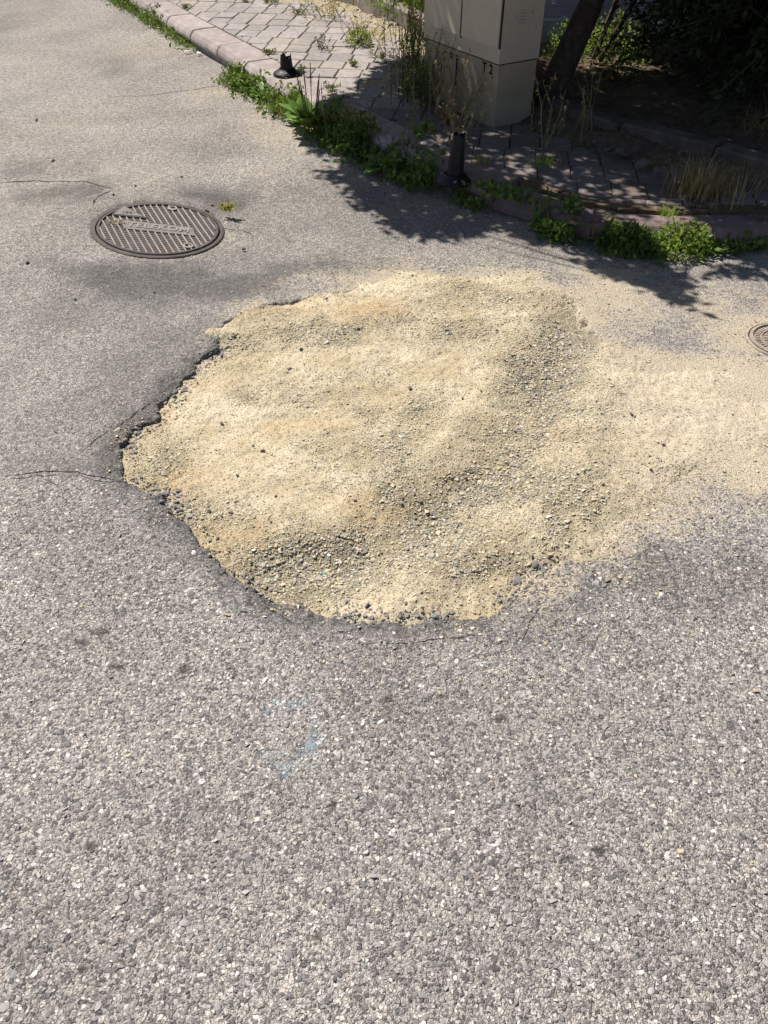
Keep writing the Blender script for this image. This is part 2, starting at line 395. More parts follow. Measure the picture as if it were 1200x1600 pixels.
M['darkstone'] = mat_plain('dark_pebble', (.20, .175, .15), .85, .2, .35, 90, (.36, .30, .21), 60, .4, .5, 200, .002)
GREEN = [(.06, .105, .022), (.105, .175, .036), (.155, .24, .05), (.24, .31, .08)]
M['weed'] = mat_leaf('weed_leaf', GREEN, .3)
M['broad'] = mat_leaf('broad_leaf', [(.12, .22, .05), (.17, .29, .07), (.23, .35, .095)], .3, .45)
M['bright'] = mat_leaf('bright_leaf', [(.15, .25, .04), (.23, .34, .06), (.32, .42, .10)], .35)
M['grey_leaf'] = mat_leaf('grey_green_leaf', [(.10, .125, .05), (.16, .18, .075), (.22, .23, .11)], .3)
M['straw'] = mat_leaf('dry_straw', [(.22, .17, .08), (.34, .27, .14), (.45, .38, .22)], .25)
M['yellow'] = mat_leaf('yellow_leaf', [(.28, .25, .04), (.38, .33, .06), (.24, .27, .05)], .4)
M['stem'] = mat_leaf('brown_stem', [(.08, .06, .03), (.12, .095, .045)], .1)
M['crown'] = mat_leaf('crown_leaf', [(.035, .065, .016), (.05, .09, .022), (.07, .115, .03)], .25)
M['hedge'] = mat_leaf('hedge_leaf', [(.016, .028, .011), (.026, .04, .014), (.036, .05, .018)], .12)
M['red'] = mat_leaf('red_dry_leaf', [(.24, .075, .03), (.32, .13, .05)], .3)

# ------------------------------------------------------------------ the ground: road with its hole
RIMPX = [(186, 700), (186, 728), (205, 748), (250, 768), (262, 792), (292, 812), (312, 846), (345, 870), (372, 905), (440, 938), (500, 953), (562, 966),
         (640, 968), (720, 960), (770, 948), (812, 922), (850, 893), (905, 850), (1000, 800), (1050, 700), (1010, 590), (930, 520), (880, 462), (760, 440),
         (640, 436), (560, 452), (470, 466), (400, 480), (352, 502), (338, 530), (300, 572), (268, 612), (250, 628), (243, 650), (205, 664), (190, 680)]
RIM = [at(*p) for p in RIMPX]
def rim_sd(x, y):
    wx = (fbm(x, y, 18, 3, 5)-0.5)*0.05+(vnoise(x, y, 70, 8)-0.5)*0.008; wy = (fbm(x, y, 18, 3, 9)-0.5)*0.05+(vnoise(x, y, 70, 11)-0.5)*0.008
    return sdist(x+wx, y+wy, RIM)
# how sharp the broken edge is: full on the left and near sides, none where the fill spills over
SHARP_L = [at(*p) for p in [(330, 540), (300, 572), (268, 612), (243, 650), (190, 690), (205, 748), (262, 792), (312, 846), (372, 905), (500, 953), (640, 968), (770, 948), (850, 893)]]
SOFT_L = [at(*p) for p in [(905, 850), (1000, 800), (1050, 700), (1010, 590), (930, 520), (880, 462), (760, 440), (640, 436), (470, 466), (400, 480), (356, 500), (345, 512)]]
def sharp(x, y):
    a = seg_dist(x, y, SHARP_L); b = seg_dist(x, y, SOFT_L); return sstep(-0.06, 0.1, b-a)
def road_h(x, y):
    x = np.asarray(x, float); y = np.asarray(y, float)
    z = (fbm(x, y, 1.3, 3, 21)-0.5)*0.022+(fbm(x, y, 7, 3, 22)-0.5)*0.006
    near = (x > -1.4) & (x < 1.6) & (y > 1.0) & (y < 3.6)
    sd = np.where(near, 0.0, 1.0); sh = np.zeros_like(z)
    if near.any():
        sd[near] = rim_sd(x[near], y[near]); sh[near] = sharp(x[near], y[near])
    z = z-0.012*(1-sstep(0.0, 0.09, sd))*sh                     # the lip has sagged and worn round
    z = z-0.075*(1-sstep(-0.022, 0.004, sd))
    z = z+np.where(sd < 0.03, (vnoise(x, y, 120, 31)-0.5)*0.012*sh, 0)
    z = z-0.11*(x-MH1[0])*(1-sstep(.36, .95, np.hypot(x-MH1[0], y-MH1[1])))
    far = sstep(15, 40, np.hypot(x, y)); z = z*(1-far)
    # seats of the two manhole frames
    for (cx, cy, r) in ((MH1[0], MH1[1], .31), (MH2[0], MH2[1], .14)):
        k = 1-sstep(r, r+0.12, np.hypot(x-cx, y-cy)); z = z*(1-k)+k*(-0.002-(0.11*(x-cx) if r > .305 else 0))
        z = np.where(np.hypot(x-cx, y-cy) < r-0.012, -0.09, z)
    return z
MH1 = at(248, 358); MH2 = (at(1168, 533)[0]+0.14, at(1168, 533)[1])
SPILLPX = [(368, 506), (405, 486), (470, 466), (540, 455), (590, 440), (640, 428), (760, 430), (850, 440), (900, 470), (930, 540), (990, 560), (1100, 570), (1330, 560),
           (1330, 700), (1150, 740), (1010, 780), (930, 850), (850, 893), (812, 922), (700, 975), (560, 980), (372, 925), (240, 800), (160, 740), (160, 660), (332, 532)]
SPILL = [at(*p) for p in SPILLPX]
def spill_sd(x, y):
    return sdist(x+(fbm(x, y, 7, 4, 41)-0.5)*0.30, y+(fbm(x, y, 7, 4, 43)-0.5)*0.30, SPILL)
def sand_h(x, y):
    sd = rim_sd(x, y); sh = sharp(x, y); ins = np.clip(-sd, 0, None)
    base = -0.026+0.004*sstep(0.0, 0.35, ins)
    flush = 0.010+0.010*(1-sstep(0.0, 0.5, np.abs(sd)))
    flush = flush-.013*sstep(.55, 1.0, x)-.006*sstep(2.75, 3.1, y)
    z = base*sh+flush*(1-sh)
    z = z+(fbm(x, y, 1.3, 3, 21)-0.5)*0.022*(1-sh)
    mounds = [(560, 720, 150, 55, .030), (450, 690, 90, 35, .012), (600, 560, 190, 45, .016), (420, 820, 120, 45, .020), (960, 680, 170, 70, .016), (690, 860, 100, 40, .012), (590, 485, 70, 22, .018), (330, 610, 90, 40, .010)]
    for (px, py, rx, ry, a) in mounds: z = z+.5*a*blob(x, y, px, py, rx, ry, soft=.95, wob=.3, seed=int(px))
    hollows = [(760, 770, 120, 60, .020), (830, 640, 60, 70, .016), (640, 665, 60, 25, .010), (560, 860, 110, 30, .014), (890, 545, 45, 50, .010)]
    for (px, py, rx, ry, a) in hollows: z = z-.8*a*blob(x, y, px, py, rx, ry, soft=.95, wob=.3, seed=int(px)+1)
    rd_ = seg_dist(x+(fbm(x, y, 4, 3, 45)-.5)*.10, y+(fbm(x, y, 4, 3, 46)-.5)*.10, RUT)
    z = z-.026*(1-sstep(.0, .15, rd_))+.010*np.exp(-((rd_-.20)/.06)**2)
    z = z+(fbm(x, y, 9, 4, 51)-0.5)*0.016+(fbm(x, y, 45, 4, 53)-0.5)*0.011
    ss = spill_sd(x, y)
    z = z-0.020*sstep(-0.16, 0.10, ss)-0.02*sstep(0.05, 0.15, ss)+(vnoise(x, y, 130, 57)-.5)*.007*sstep(-.2, -.02, ss)
    return z
RUT = [at(*p) for p in [(905, 505), (885, 560), (845, 640), (790, 720), (730, 775), (640, 830), (540, 868), (440, 885)]]
GRITPX = [(885, 560, 40, 45, .9), (850, 630, 50, 55, 1), (800, 700, 70, 50, 1), (730, 770, 110, 55, 1), (640, 830, 110, 40, 1), (540, 870, 90, 30, 1), (960, 790, 110, 30, .8), (650, 665, 70, 35, 1), (760, 770, 130, 70, 1), (840, 640, 50, 75, 1), (520, 700, 60, 22, .8), (620, 520, 140, 18, .8), (890, 545, 40, 50, .8), (560, 860, 130, 35, 1), (450, 880, 90, 40, .9),
          (240, 720, 45, 50, .8), (850, 800, 120, 60, .7), (390, 500, 60, 22, .7), (450, 610, 60, 20, .5), (800, 470, 120, 22, .5), (330, 780, 70, 30, .5), (1000, 770, 120, 30, .6)]
def grit(x, y):
    g = np.zeros_like(np.asarray(x, float))
    for (px, py, rx, ry, a) in GRITPX: g = np.maximum(g, a*blob(x, y, px, py, rx*1.25, ry*1.25, soft=.95, wob=.9, seed=px))
    rd_ = seg_dist(x+(fbm(x, y, 5, 4, 45)-.5)*.12, y+(fbm(x, y, 5, 4, 46)-.5)*.12, RUT); g = np.maximum(g*.8, 1-sstep(.05, .17, rd_))
    n = fbm(x, y, 7, 5, 58); return np.clip(g*(.55+.75*sstep(.28, .58, n))+.30*sstep(.55, .75, fbm(x*.7, y*1.3, 4.5, 5, 59)), 0, 1)
def pale(x, y): return sstep(.35, .95, x+(fbm(x, y, 4, 4, 55)-.5)*.5)*(1-sstep(2.9, 3.3, y)*.3)
def ochre(x, y):
    g = np.zeros_like(np.asarray(x, float))
    for (px, py, rx, ry, a) in [(580, 485, 60, 18, .8), (470, 660, 70, 16, .6), (265, 745, 60, 30, .7), (380, 830, 90, 28, .6), (860, 655, 30, 40, .6), (590, 790, 60, 30, .5), (430, 480, 60, 16, .3), (980, 700, 120, 30, .25), (250, 640, 30, 20, .5)]:
        g = np.maximum(g, a*blob(x, y, px, py, rx, ry, soft=.9, wob=.4, seed=px+2))
    return g
def a_dust(x, y):
    g = 0.05+0.0*x
    near = (x > -2) & (x < 3) & (y > 0.8) & (y < 4.2)
    ss = np.full(x.shape, 3.0); ss[near] = spill_sd(x[near], y[near])
    right = sstep(-0.2, 0.5, x-0.2)
    g = np.maximum(g, (1-sstep(-0.05, 0.22, ss))*0.75*np.maximum(right, sstep(2.5, 2.9, y)))
    for (px, py, rx, ry, a) in [(1080, 640, 240, 90, .85), (1000, 470, 220, 40, .62), (1150, 520, 110, 50, .6), (560, 440, 200, 25, .5), (640, 420, 260, 40, .36), (450, 200, 100, 45, .5), (330, 140, 60, 18, .55), (250, 60, 60, 40, .3),
                                (120, 190, 90, 40, .33), (420, 260, 80, 30, .36), (60, 120, 120, 60, .25), (180, 280, 90, 20, .4), (200, 390, 160, 26, .32), (350, 365, 30, 18, .6), (60, 390, 80, 50, .25), (100, 20, 140, 30, .28), (930, 430, 120, 20, .4)]:
        g = np.maximum(g, a*blob(x, y, px, py, rx, ry, soft=.9, wob=.6, seed=px+5))
    g = g*np.where(y > 3.3, .62, 1)*np.where((x < -.2) & (y > 2.4), .6, 1)+0.20*sstep(2.2, 4.5, y)*fbm(x, y, 2.4, 4, 77)*(x < 1)
    return g*(fbm(x, y, 4, 5, 78)*1.1+0.45)
def a_dark(x, y):
    g = np.zeros_like(x); near = (x > -1.6) & (x < 1.8) & (y > 0.8) & (y < 3.8)
    sd = np.full(x.shape, 3.0); sh = np.zeros_like(x); sd[near] = rim_sd(x[near], y[near]); sh[near] = sharp(x[near], y[near])
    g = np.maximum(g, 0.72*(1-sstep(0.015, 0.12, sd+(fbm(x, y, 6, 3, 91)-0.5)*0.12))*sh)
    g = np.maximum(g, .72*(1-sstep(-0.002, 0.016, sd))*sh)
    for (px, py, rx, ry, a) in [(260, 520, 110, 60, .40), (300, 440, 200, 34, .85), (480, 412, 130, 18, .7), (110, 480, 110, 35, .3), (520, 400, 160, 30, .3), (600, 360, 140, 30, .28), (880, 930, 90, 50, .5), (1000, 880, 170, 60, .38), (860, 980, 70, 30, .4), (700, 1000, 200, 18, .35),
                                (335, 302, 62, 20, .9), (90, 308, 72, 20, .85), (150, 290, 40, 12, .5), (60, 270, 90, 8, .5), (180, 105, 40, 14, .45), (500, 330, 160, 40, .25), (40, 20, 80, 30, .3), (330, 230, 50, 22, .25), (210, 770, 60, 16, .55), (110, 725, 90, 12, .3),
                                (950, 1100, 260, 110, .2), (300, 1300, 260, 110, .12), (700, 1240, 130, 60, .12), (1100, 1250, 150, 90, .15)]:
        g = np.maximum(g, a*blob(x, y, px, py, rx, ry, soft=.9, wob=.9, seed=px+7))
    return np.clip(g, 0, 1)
def a_stain(x, y):
    g = np.zeros_like(x)
    for (px, py, rx, ry) in [(128, 1003, 14, 8), (183, 1040, 20, 8), (160, 985, 14, 5), (288, 1045, 8, 6), (783, 1125, 12, 6), (933, 1333, 10, 6), (520, 1258, 6, 5), (690, 1087, 6, 4), (1183, 1128, 9, 6), (560, 1560, 16, 12), (495, 1465, 9, 8),
                             (865, 1475, 7, 5), (606, 1094, 5, 4), (1110, 1575, 12, 9), (128, 1515, 12, 8), (22, 345*4, 6, 5), (140, 1320, 14, 8)]:
        g = np.maximum(g, blob(x, y, px, py, rx, ry, soft=.5, wob=.7, seed=px+9))
    return g
def a_blue(x, y):
    c = at(452, 1145); r = np.hypot((x-c[0])/0.058, (y-c[1])/0.085)+(fbm(x, y, 22, 3, 61)-0.5)*0.7
    g = np.exp(-((r-1.0)/0.24)**2)*1.5*sstep(.35, .75, fbm(x, y, 14, 4, 62)); return np.clip(g+0.45*blob(x, y, 466, 1100, 30, 14, soft=.9), 0, 1)
def a_coarse(x, y):
    # older coarse mat near the camera; finer, sealed mat beyond the seam
    seam = at(0, 745)[1]
    k = 1-sstep(seam-0.08, seam+0.06, y+(fbm(x, y, 5, 3, 66)-0.5)*0.12+np.clip(x, 0, 1)*0.2)
    return np.clip(0.50+0.50*k, 0, 1)
def a_tan(x, y): return np.clip(0.05+0.35*sstep(2.0, 4.5, y)*fbm(x, y, 1.6, 3, 71)*1.3, 0, 1)

def axis(lo, hi, step, far_lo, far_hi, g=1.09):
    a = list(np.arange(lo, hi+step/2, step)); s = step; v = hi
    while v < far_hi: s *= g; v += s; a.append(v)
    s = step; v = lo; b = []
    while v > far_lo: s *= g; v -= s; b.append(v)
    return np.array(b[::-1]+a)
xs = axis(-1.25, 1.35, 0.006, -400, 400); ys = axis(0.35, 3.35, 0.006, -300, 600)
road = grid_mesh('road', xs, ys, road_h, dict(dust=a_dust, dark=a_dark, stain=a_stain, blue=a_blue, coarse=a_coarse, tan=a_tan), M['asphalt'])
tag(road, 'worn grey asphalt road with a broken pothole', kind='structure')
fy = np.arange(1.2, 3.55, 0.0055); fx = np.arange(-1.0, 1.75, 0.0055)
sand = grid_mesh('sand', fx, fy, sand_h, dict(grit=grit, ochre=ochre, pale=pale), M['sand'], cut=lambda X, Y, Z: (Z > road_h(X, Y)-0.012) & (spill_sd(X, Y) < .2) & (Y < 3.42))
tag(sand, 'beige sand filling the pothole and spilling over the road', 'sand', kind='stuff')

# cracks and seams of the asphalt
def crack(pxs, w, seed, z=0.0):
    P = interp_line([at(*p) for p in pxs], 0.012); P = np.array(P); n = len(P); r = np.random.default_rng(seed)
    off = np.zeros(n); acc = 0
    for i in range(n): acc = acc*0.86+r.normal()*0.0022; off[i] = acc
    T = np.gradient(P, axis=0); T /= np.linalg.norm(T, axis=1, keepdims=True); Nn = np.stack([-T[:, 1], T[:, 0]], 1)
    C = P+Nn*off[:, None]; ww = w*.7*(0.25+1.0*r.random(n))*np.minimum(1, np.minimum(np.arange(n), n-1-np.arange(n))/6+0.1)
    A = C+Nn*ww[:, None]/2; B = C-Nn*ww[:, None]/2
    za = road_h(A[:, 0], A[:, 1])+0.0016; zb = road_h(B[:, 0], B[:, 1])+0.0016
    v = np.concatenate([np.column_stack([A, za]), np.column_stack([B, zb])])
    m = MB(); m.add(v, [(i, n+i, n+i+1, i+1) for i in range(n-1)], 0.5); m.build('crack', M['crack'], road)
for k, (p, w) in enumerate([([(0, 745), (60, 740), (120, 738), (190, 748)], .007), ([(118, 710), (180, 665), (245, 620)], .005), ([(245, 615), (300, 572), (345, 520)], .0035), ([(555, 1006), (640, 1000), (772, 990)], .0035),
                            ([(812, 1010), (828, 975), (850, 940)], .004), ([(160, 153), (220, 150), (290, 142), (350, 133)], .010), ([(0, 288), (60, 284), (130, 288), (180, 306)], .011), ([(180, 306), (155, 320), (148, 335)], .012),
                            ([(335, 345), (380, 350), (400, 362)], .006), ([(630, 1310), (608, 1330)], .005), ([(0, 752), (50, 746), (110, 741)], .004), ([(60, 741), (95, 765), (110, 800)], .003), ([(205, 748), (160, 752), (120, 742)], .005), ([(372, 905), (420, 950), (470, 975)], .003), ([(1060, 560), (1150, 575), (1210, 570)], .0), ([(960, 885), (1060, 905), (1200, 815)], .0), ([(1060, 1000), (1180, 1010)], .0), ]):
    if w: crack(p, w, 100+k)

# gravel on the sand: thousands of small stones that nobody could count
ICO_V = None
def ico():
    t = (1+5**.5)/2
    v = np.array([(-1,t,0),(1,t,0),(-1,-t,0),(1,-t,0),(0,-1,t),(0,1,t),(0,-1,-t),(0,1,-t),(t,0,-1),(t,0,1),(-t,0,-1),(-t,0,1)], float)
    f = np.array([(0,11,5),(0,5,1),(0,1,7),(0,7,10),(0,10,11),(1,5,9),(5,11,4),(11,10,2),(10,7,6),(7,1,8),(3,9,4),(3,4,2),(3,2,6),(3,6,8),(3,8,9),(4,9,5),(2,4,11),(6,2,10),(8,6,7),(9,8,1)])
    return v/np.linalg.norm(v, axis=1, keepdims=True), f
ICO_V, ICO_F = ico()
def stones(P, S, rnd, flat=(.32, .62), rng=RNG):
    n = len(P); v = np.repeat(ICO_V[None], n, 0)*(0.52+0.75*rng.random((n, 12, 1)))
    v = v*np.stack([0.6+0.8*rng.random(n), 0.6+0.8*rng.random(n), flat[0]+(flat[1]-flat[0])*rng.random(n)], 1)[:, None]
    az = rng.random(n)*6.28; c = np.cos(az)[:, None]; s = np.sin(az)[:, None]; tl = rng.normal(size=n)[:, None]*0.35
    x = v[..., 0]; z = v[..., 2]; v[..., 0], v[..., 2] = x*np.cos(tl)-z*np.sin(tl), x*np.sin(tl)+z*np.cos(tl)
    x = v[..., 0].copy(); y = v[..., 1].copy(); v[..., 0] = x*c-y*s; v[..., 1] = x*s+y*c
    v = v*(S/2)[:, None, None]+P[:, None]
    f = (np.arange(n)[:, None, None]*12+ICO_F[None]).reshape(-1, 3)
    return v.reshape(-1, 3), f, np.repeat(rnd, 12)
def scatter(n, x0, x1, y0, y1, dens, seed):
    r = np.random.default_rng(seed); x = x0+(x1-x0)*r.random(n); y = y0+(y1-y0)*r.random(n)
    k = r.random(n) < dens(x, y); return x[k], y[k], r
def surf(x, y): return np.maximum(sand_h(x, y), road_h(x, y))
x, y, r = scatter(150000, -0.95, 1.6, 1.3, 3.3, lambda x, y: (0.20+0.80*grit(x, y)**1.4)*(1-sstep(-0.12, 0.03, spill_sd(x, y)))*(rim_sd(x, y) < 0.35), 3)
S = np.clip(np.exp(r.normal(-5.15, 0.40, len(x))), .003, .016)*(0.58+0.5*grit(x, y))
grey = r.random(len(x)) < .10+.5*sstep(.5, 1, grit(x, y)); Z = surf(x, y)+S*.16; ca = np.clip(r.beta(2.4, 1.9, len(x)), 0, 1)
m = MB(); m.add(*stones(np.column_stack([x, y, Z])[grey], S[grey], ca[grey], rng=r))
tag(m.build('gravel', M['gravel_grey']), 'grey gravel gathered in the wheel rut across the sand', 'gravel', kind='stuff')
m = MB(); m.add(*stones(np.column_stack([x, y, Z])[~grey], S[~grey], ca[~grey], rng=r))
g1 = m.build('gravel', M['gravel']); tag(g1, 'loose pale gravel lying in drifts on the sand', 'gravel', kind='stuff')
# grains swept onto the asphalt around the patch and crumbs along the broken edge
def dens2(x, y):
    sp = spill_sd(x, y); rd = rim_sd(x, y)
    a = (1-sstep(0.0, 0.45, sp))*sstep(-0.05, 0.02, sp)*0.45*sstep(-0.3, 0.4, x+np.maximum(0, y-2.4)*1.2)
    b = (np.abs(rd+0.03) < 0.035)*sharp(x, y)*0.9
    return np.clip(a+b+0.008, 0, 1)
x, y, r = scatter(60000, -1.3, 1.9, 0.6, 4.0, dens2, 5)
S = np.clip(np.exp(r.normal(-5.2, 0.35, len(x))), .003, .014)
m = MB(); m.add(*stones(np.column_stack([x, y, surf(x, y)+S*0.15]), S, np.clip(r.beta(1.3, 1.7, len(x)), 0, 1)*np.where((np.abs(rim_sd(x, y)+.03) < .035) & (sharp(x, y) > .5), .35, 1), rng=r))
g2 = m.build('gravel', M['gravel']); tag(g2, 'fine scattered grit strewn over the asphalt around the sand', 'gravel', kind='stuff')

# stones standing proud of the worn road surface near the camera
M['chip'] = (lambda t: (t.color(t.mix(t.math('MULTIPLY', t.noise(400, 2), .4), t.ramp(t.attr('rnd'), [(0, (.09, .087, .09)), (.35, (.17, .162, .163)), (.6, (.27, .256, .25)), (.85, (.46, .43, .405)), (1, (.68, .65, .61))]), (.42, .39, .36))), t.m)[1])(NT('road_chip', .8, .3))
x, y, r = scatter(16000, -1.1, 1.1, .38, 2.2, lambda x, y: np.clip((rim_sd(x, y) > .03)*(.25+.9*fbm(x, y, 3, 3, 97))*a_coarse(x, y), 0, 1), 6)
S = np.clip(np.exp(r.normal(-4.85, .33, len(x))), .004, .017)
m = MB(); m.add(*stones(np.column_stack([x, y, road_h(x, y)+S*.03]), S, np.clip(r.beta(1.1, 1.5, len(x)), 0, 1), (.18, .36), rng=r))
o = m.build('aggregate', M['chip'], road); o['kind'] = 'stuff'
# broken bits of asphalt along the sharp edge
x, y, r = scatter(40000, -1.0, .6, 1.25, 2.75, lambda x, y: (np.exp(-((rim_sd(x, y)+.022)/.022)**2))*sharp(x, y)*.75*sstep(.35, .6, fbm(x, y, 9, 3, 98)), 7)
S = np.clip(np.exp(r.normal(-4.75, .45, len(x))), .004, .026)
m = MB(); m.add(*stones(np.column_stack([x, y, surf(x, y)+S*.15]), S, np.clip(r.beta(1.0, 3.2, len(x)), 0, 1), (.4, .8), rng=r))
tag(m.build('asphalt_crumbs', M['chip']), 'dark asphalt crumbs lying along the broken edge of the pothole', 'crumbs', kind='stuff')
x = MH1[0]-.19+RNG.normal(size=70)*.03; y = MH1[1]+.005+RNG.normal(size=70)*.02; S = np.exp(RNG.normal(-5.0, .4, 70))
m = MB(); m.add(*stones(np.column_stack([x, y, .012-.11*(x-MH1[0])+0*x]), S, RNG.random(70)*.4+.15, (.3, .6)))
tag(m.build('dirt', M['gravel']), 'pale dirt caught in the ribs of the large manhole cover', 'dirt', kind='stuff')

# single stones and clods one can pick out
def pebble(px, py, size, label, group=None, mat='darkstone', name='pebble'):
    x, y = at(px, py); z = float(surf(np.array([x]), np.array([y]))[0])
    rr = np.random.default_rng(int(px*7+py)); m = MB()
    m.add(*stones(np.array([[0, 0, size*0.22]]), np.array([size]), np.array([rr.random()]), (.6, .85), rr))
    o = m.build(name, M[mat]); o.location = (x, y, z); return tag(o, label, 'stone' if name == 'pebble' else 'litter', group)
for (px, py) in [(370, 736), (683, 790), (865, 795), (812, 794), (735, 795), (668, 665), (683, 793), (752, 618), (722, 627), (775, 520), (930, 636), (1058, 655), (985, 655), (833, 862), (862, 835), (990, 658), (640, 608), (470, 545),
                 (452, 570), (510, 470), (345, 655), (395, 690), (410, 700), (600, 700), (648, 768), (555, 780), (430, 770), (325, 790), (345, 800), (360, 795), (1035, 700), (900, 750), (1015, 740), (940, 765), (880, 690), (700, 520), (560, 520), (860, 560), (950, 600)]:
    pebble(px, py, .010+.008*random.random(), 'small dark stone lying on the pale sand', 'small stones on the sand')
for (px, py, s) in [(84, 254, .022), (57, 190, .022), (284, 278, .018), (322, 323, .035), (330, 315, .02), (345, 312, .018), (213, 297, .02), (180, 315, .016), (380, 380, .02), (157, 372, .025), (70, 88, .018), (155, 374, .02), (45, 420, .02), (118, 470, .016), (240, 455, .014)]:
    pebble(px, py, s, 'small dark stone lying on the grey road near the large manhole cover', 'small stones on the road')
pebble(302, 859, .012, 'pale stone perched on the broken asphalt edge', None, 'scrap')
pebble(505, 875, .012, 'teal glass chip among the gravel', None, 'glass', 'glass_chip')
pebble(513, 851, .012, 'pale blue-white chip among the gravel', None, 'scrap', 'chip')

# ------------------------------------------------------------------ pavement corner: kerb stones, pavers
ZP = 0.12
KERB = [(-4.6, 12.7), (-2.36, 8.62), (-1.78, 7.6), (-1.19, 6.62), (-.80, 5.87), (-.39, 5.20), (0, 4.60), (.32, 4.17), (.63, 3.83), (.86, 3.62), (1.06, 3.52), (1.32, 3.48), (1.80, 3.50), (2.6, 3.60), (5.5, 4.0)]
def offset_line(P, d):
    P = np.array(P, float); T = np.gradient(P, axis=0); T /= np.linalg.norm(T, axis=1, keepdims=True)
    return P+np.stack([-T[:, 1], T[:, 0]], 1)*d              # to the left of the path: the pavement side
KB = offset_line(KERB, 0.235)
walk_poly = [tuple(p) for p in offset_line(KERB, 0.19)]+[(9, 4.3), (9, 16), (-4, 16)]
m = MB(); m.prism(walk_poly, -0.1, ZP-0.012, rnd=.5); sidewalk = m.build('sidewalk', M['joint']); tag(sidewalk, 'corner pavement of mauve concrete pavers', kind='structure')
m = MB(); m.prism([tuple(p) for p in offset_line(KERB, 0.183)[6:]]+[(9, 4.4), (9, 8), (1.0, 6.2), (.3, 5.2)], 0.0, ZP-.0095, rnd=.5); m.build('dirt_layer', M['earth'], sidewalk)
fine_path = interp_line(KERB, 0.02); L = [0]
for a, b in zip(fine_path[:-1], fine_path[1:]): L.append(L[-1]+math.hypot(b[0]-a[0], b[1]-a[1]))
L = np.array(L); FP = np.array(fine_path)
def path_at(s): return np.array([np.interp(s, L, FP[:, 0]), np.interp(s, L, FP[:, 1])])
s = 0.10
while s < L[-1]-0.6:
    ln = 0.56; a = path_at(s+0.005); b = path_at(s+ln-0.006); t = (b-a)/np.linalg.norm(b-a); n = np.array([-t[1], t[0]])
    dz = random.uniform(-.008, .008)-(0.03 if a[0] > 0.2 else 0); w = .228
    prof = [(.022, -.10), (.020, .040), (.0, .047), (0, .066), (.008, .086), (.030, .112), (.048, .119), (w-.006, .12), (w, .114), (w, -.10)]
    v = []; f = []; K = len(prof)
    for (q, inn) in ((a, 0), (a, 1), (b, 1), (b, 0)):
        e = t*(0.006 if q is a else -0.006)*(1 if inn else 0)
        for (o_, z) in prof:
            p = q+n*(o_+(0 if inn else (0.003 if o_ < .1 else -.003)))+e; v.append((p[0], p[1], z+dz-(0 if inn else (.005 if z > 0 else 0))))
    for j in range(3):
        for i in range(K-1): f.append((j*K+i, (j+1)*K+i, (j+1)*K+i+1, j*K+i+1))
    f.append(tuple(range(K))[::-1]); f.append(tuple(range(3*K, 4*K)))
    f = [tuple(reversed(q)) for q in f]
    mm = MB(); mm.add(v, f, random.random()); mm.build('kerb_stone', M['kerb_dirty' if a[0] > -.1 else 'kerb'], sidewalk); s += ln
# pavers: a slightly turned grid, cut along the kerb
def clip(poly, p, n):                                        # keep the side where (q-p).n > 0
    out = []
    for i in range(len(poly)):
        a, b = poly[i], poly[(i+1) % len(poly)]
        da = (a[0]-p[0])*n[0]+(a[1]-p[1])*n[1]; db = (b[0]-p[0])*n[0]+(b[1]-p[1])*n[1]
        if da >= 0: out.append(a)
        if da*db < 0: k = da/(da-db); out.append((a[0]+(b[0]-a[0])*k, a[1]+(b[1]-a[1])*k))
    return out
def area(p): return abs(sum(p[i][0]*p[(i+1) % len(p)][1]-p[(i+1) % len(p)][0]*p[i][1] for i in range(len(p))))/2
CN = np.array((.63, 4.83)); E1 = np.array((-.525, .851)); E2 = np.array((.851, .525))     # cabinet: near corner, front and side
WALL_L = [(-.95, 9.05), (-.43, 8.25), (-.20, 7.93), (.02, 7.50), (.27, 6.95), (.42, 6.6)]
BED = [(.95, 5.05), (1.11, 4.83), (1.40, 4.52), (1.64, 4.36), (1.92, 4.02), (2.6, 3.98), (5, 4.2)]
PU = np.array((math.cos(math.radians(-8)), math.sin(math.radians(-8)))); PV = np.array((math.sin(math.radians(8)), math.cos(math.radians(8))))
pw, ph = .168, .205; G0 = np.array((-.36, 6.19))
BEDPOLY = [tuple(p) for p in BED]+[(6, 10), (.8, 6.4)]
count = 0
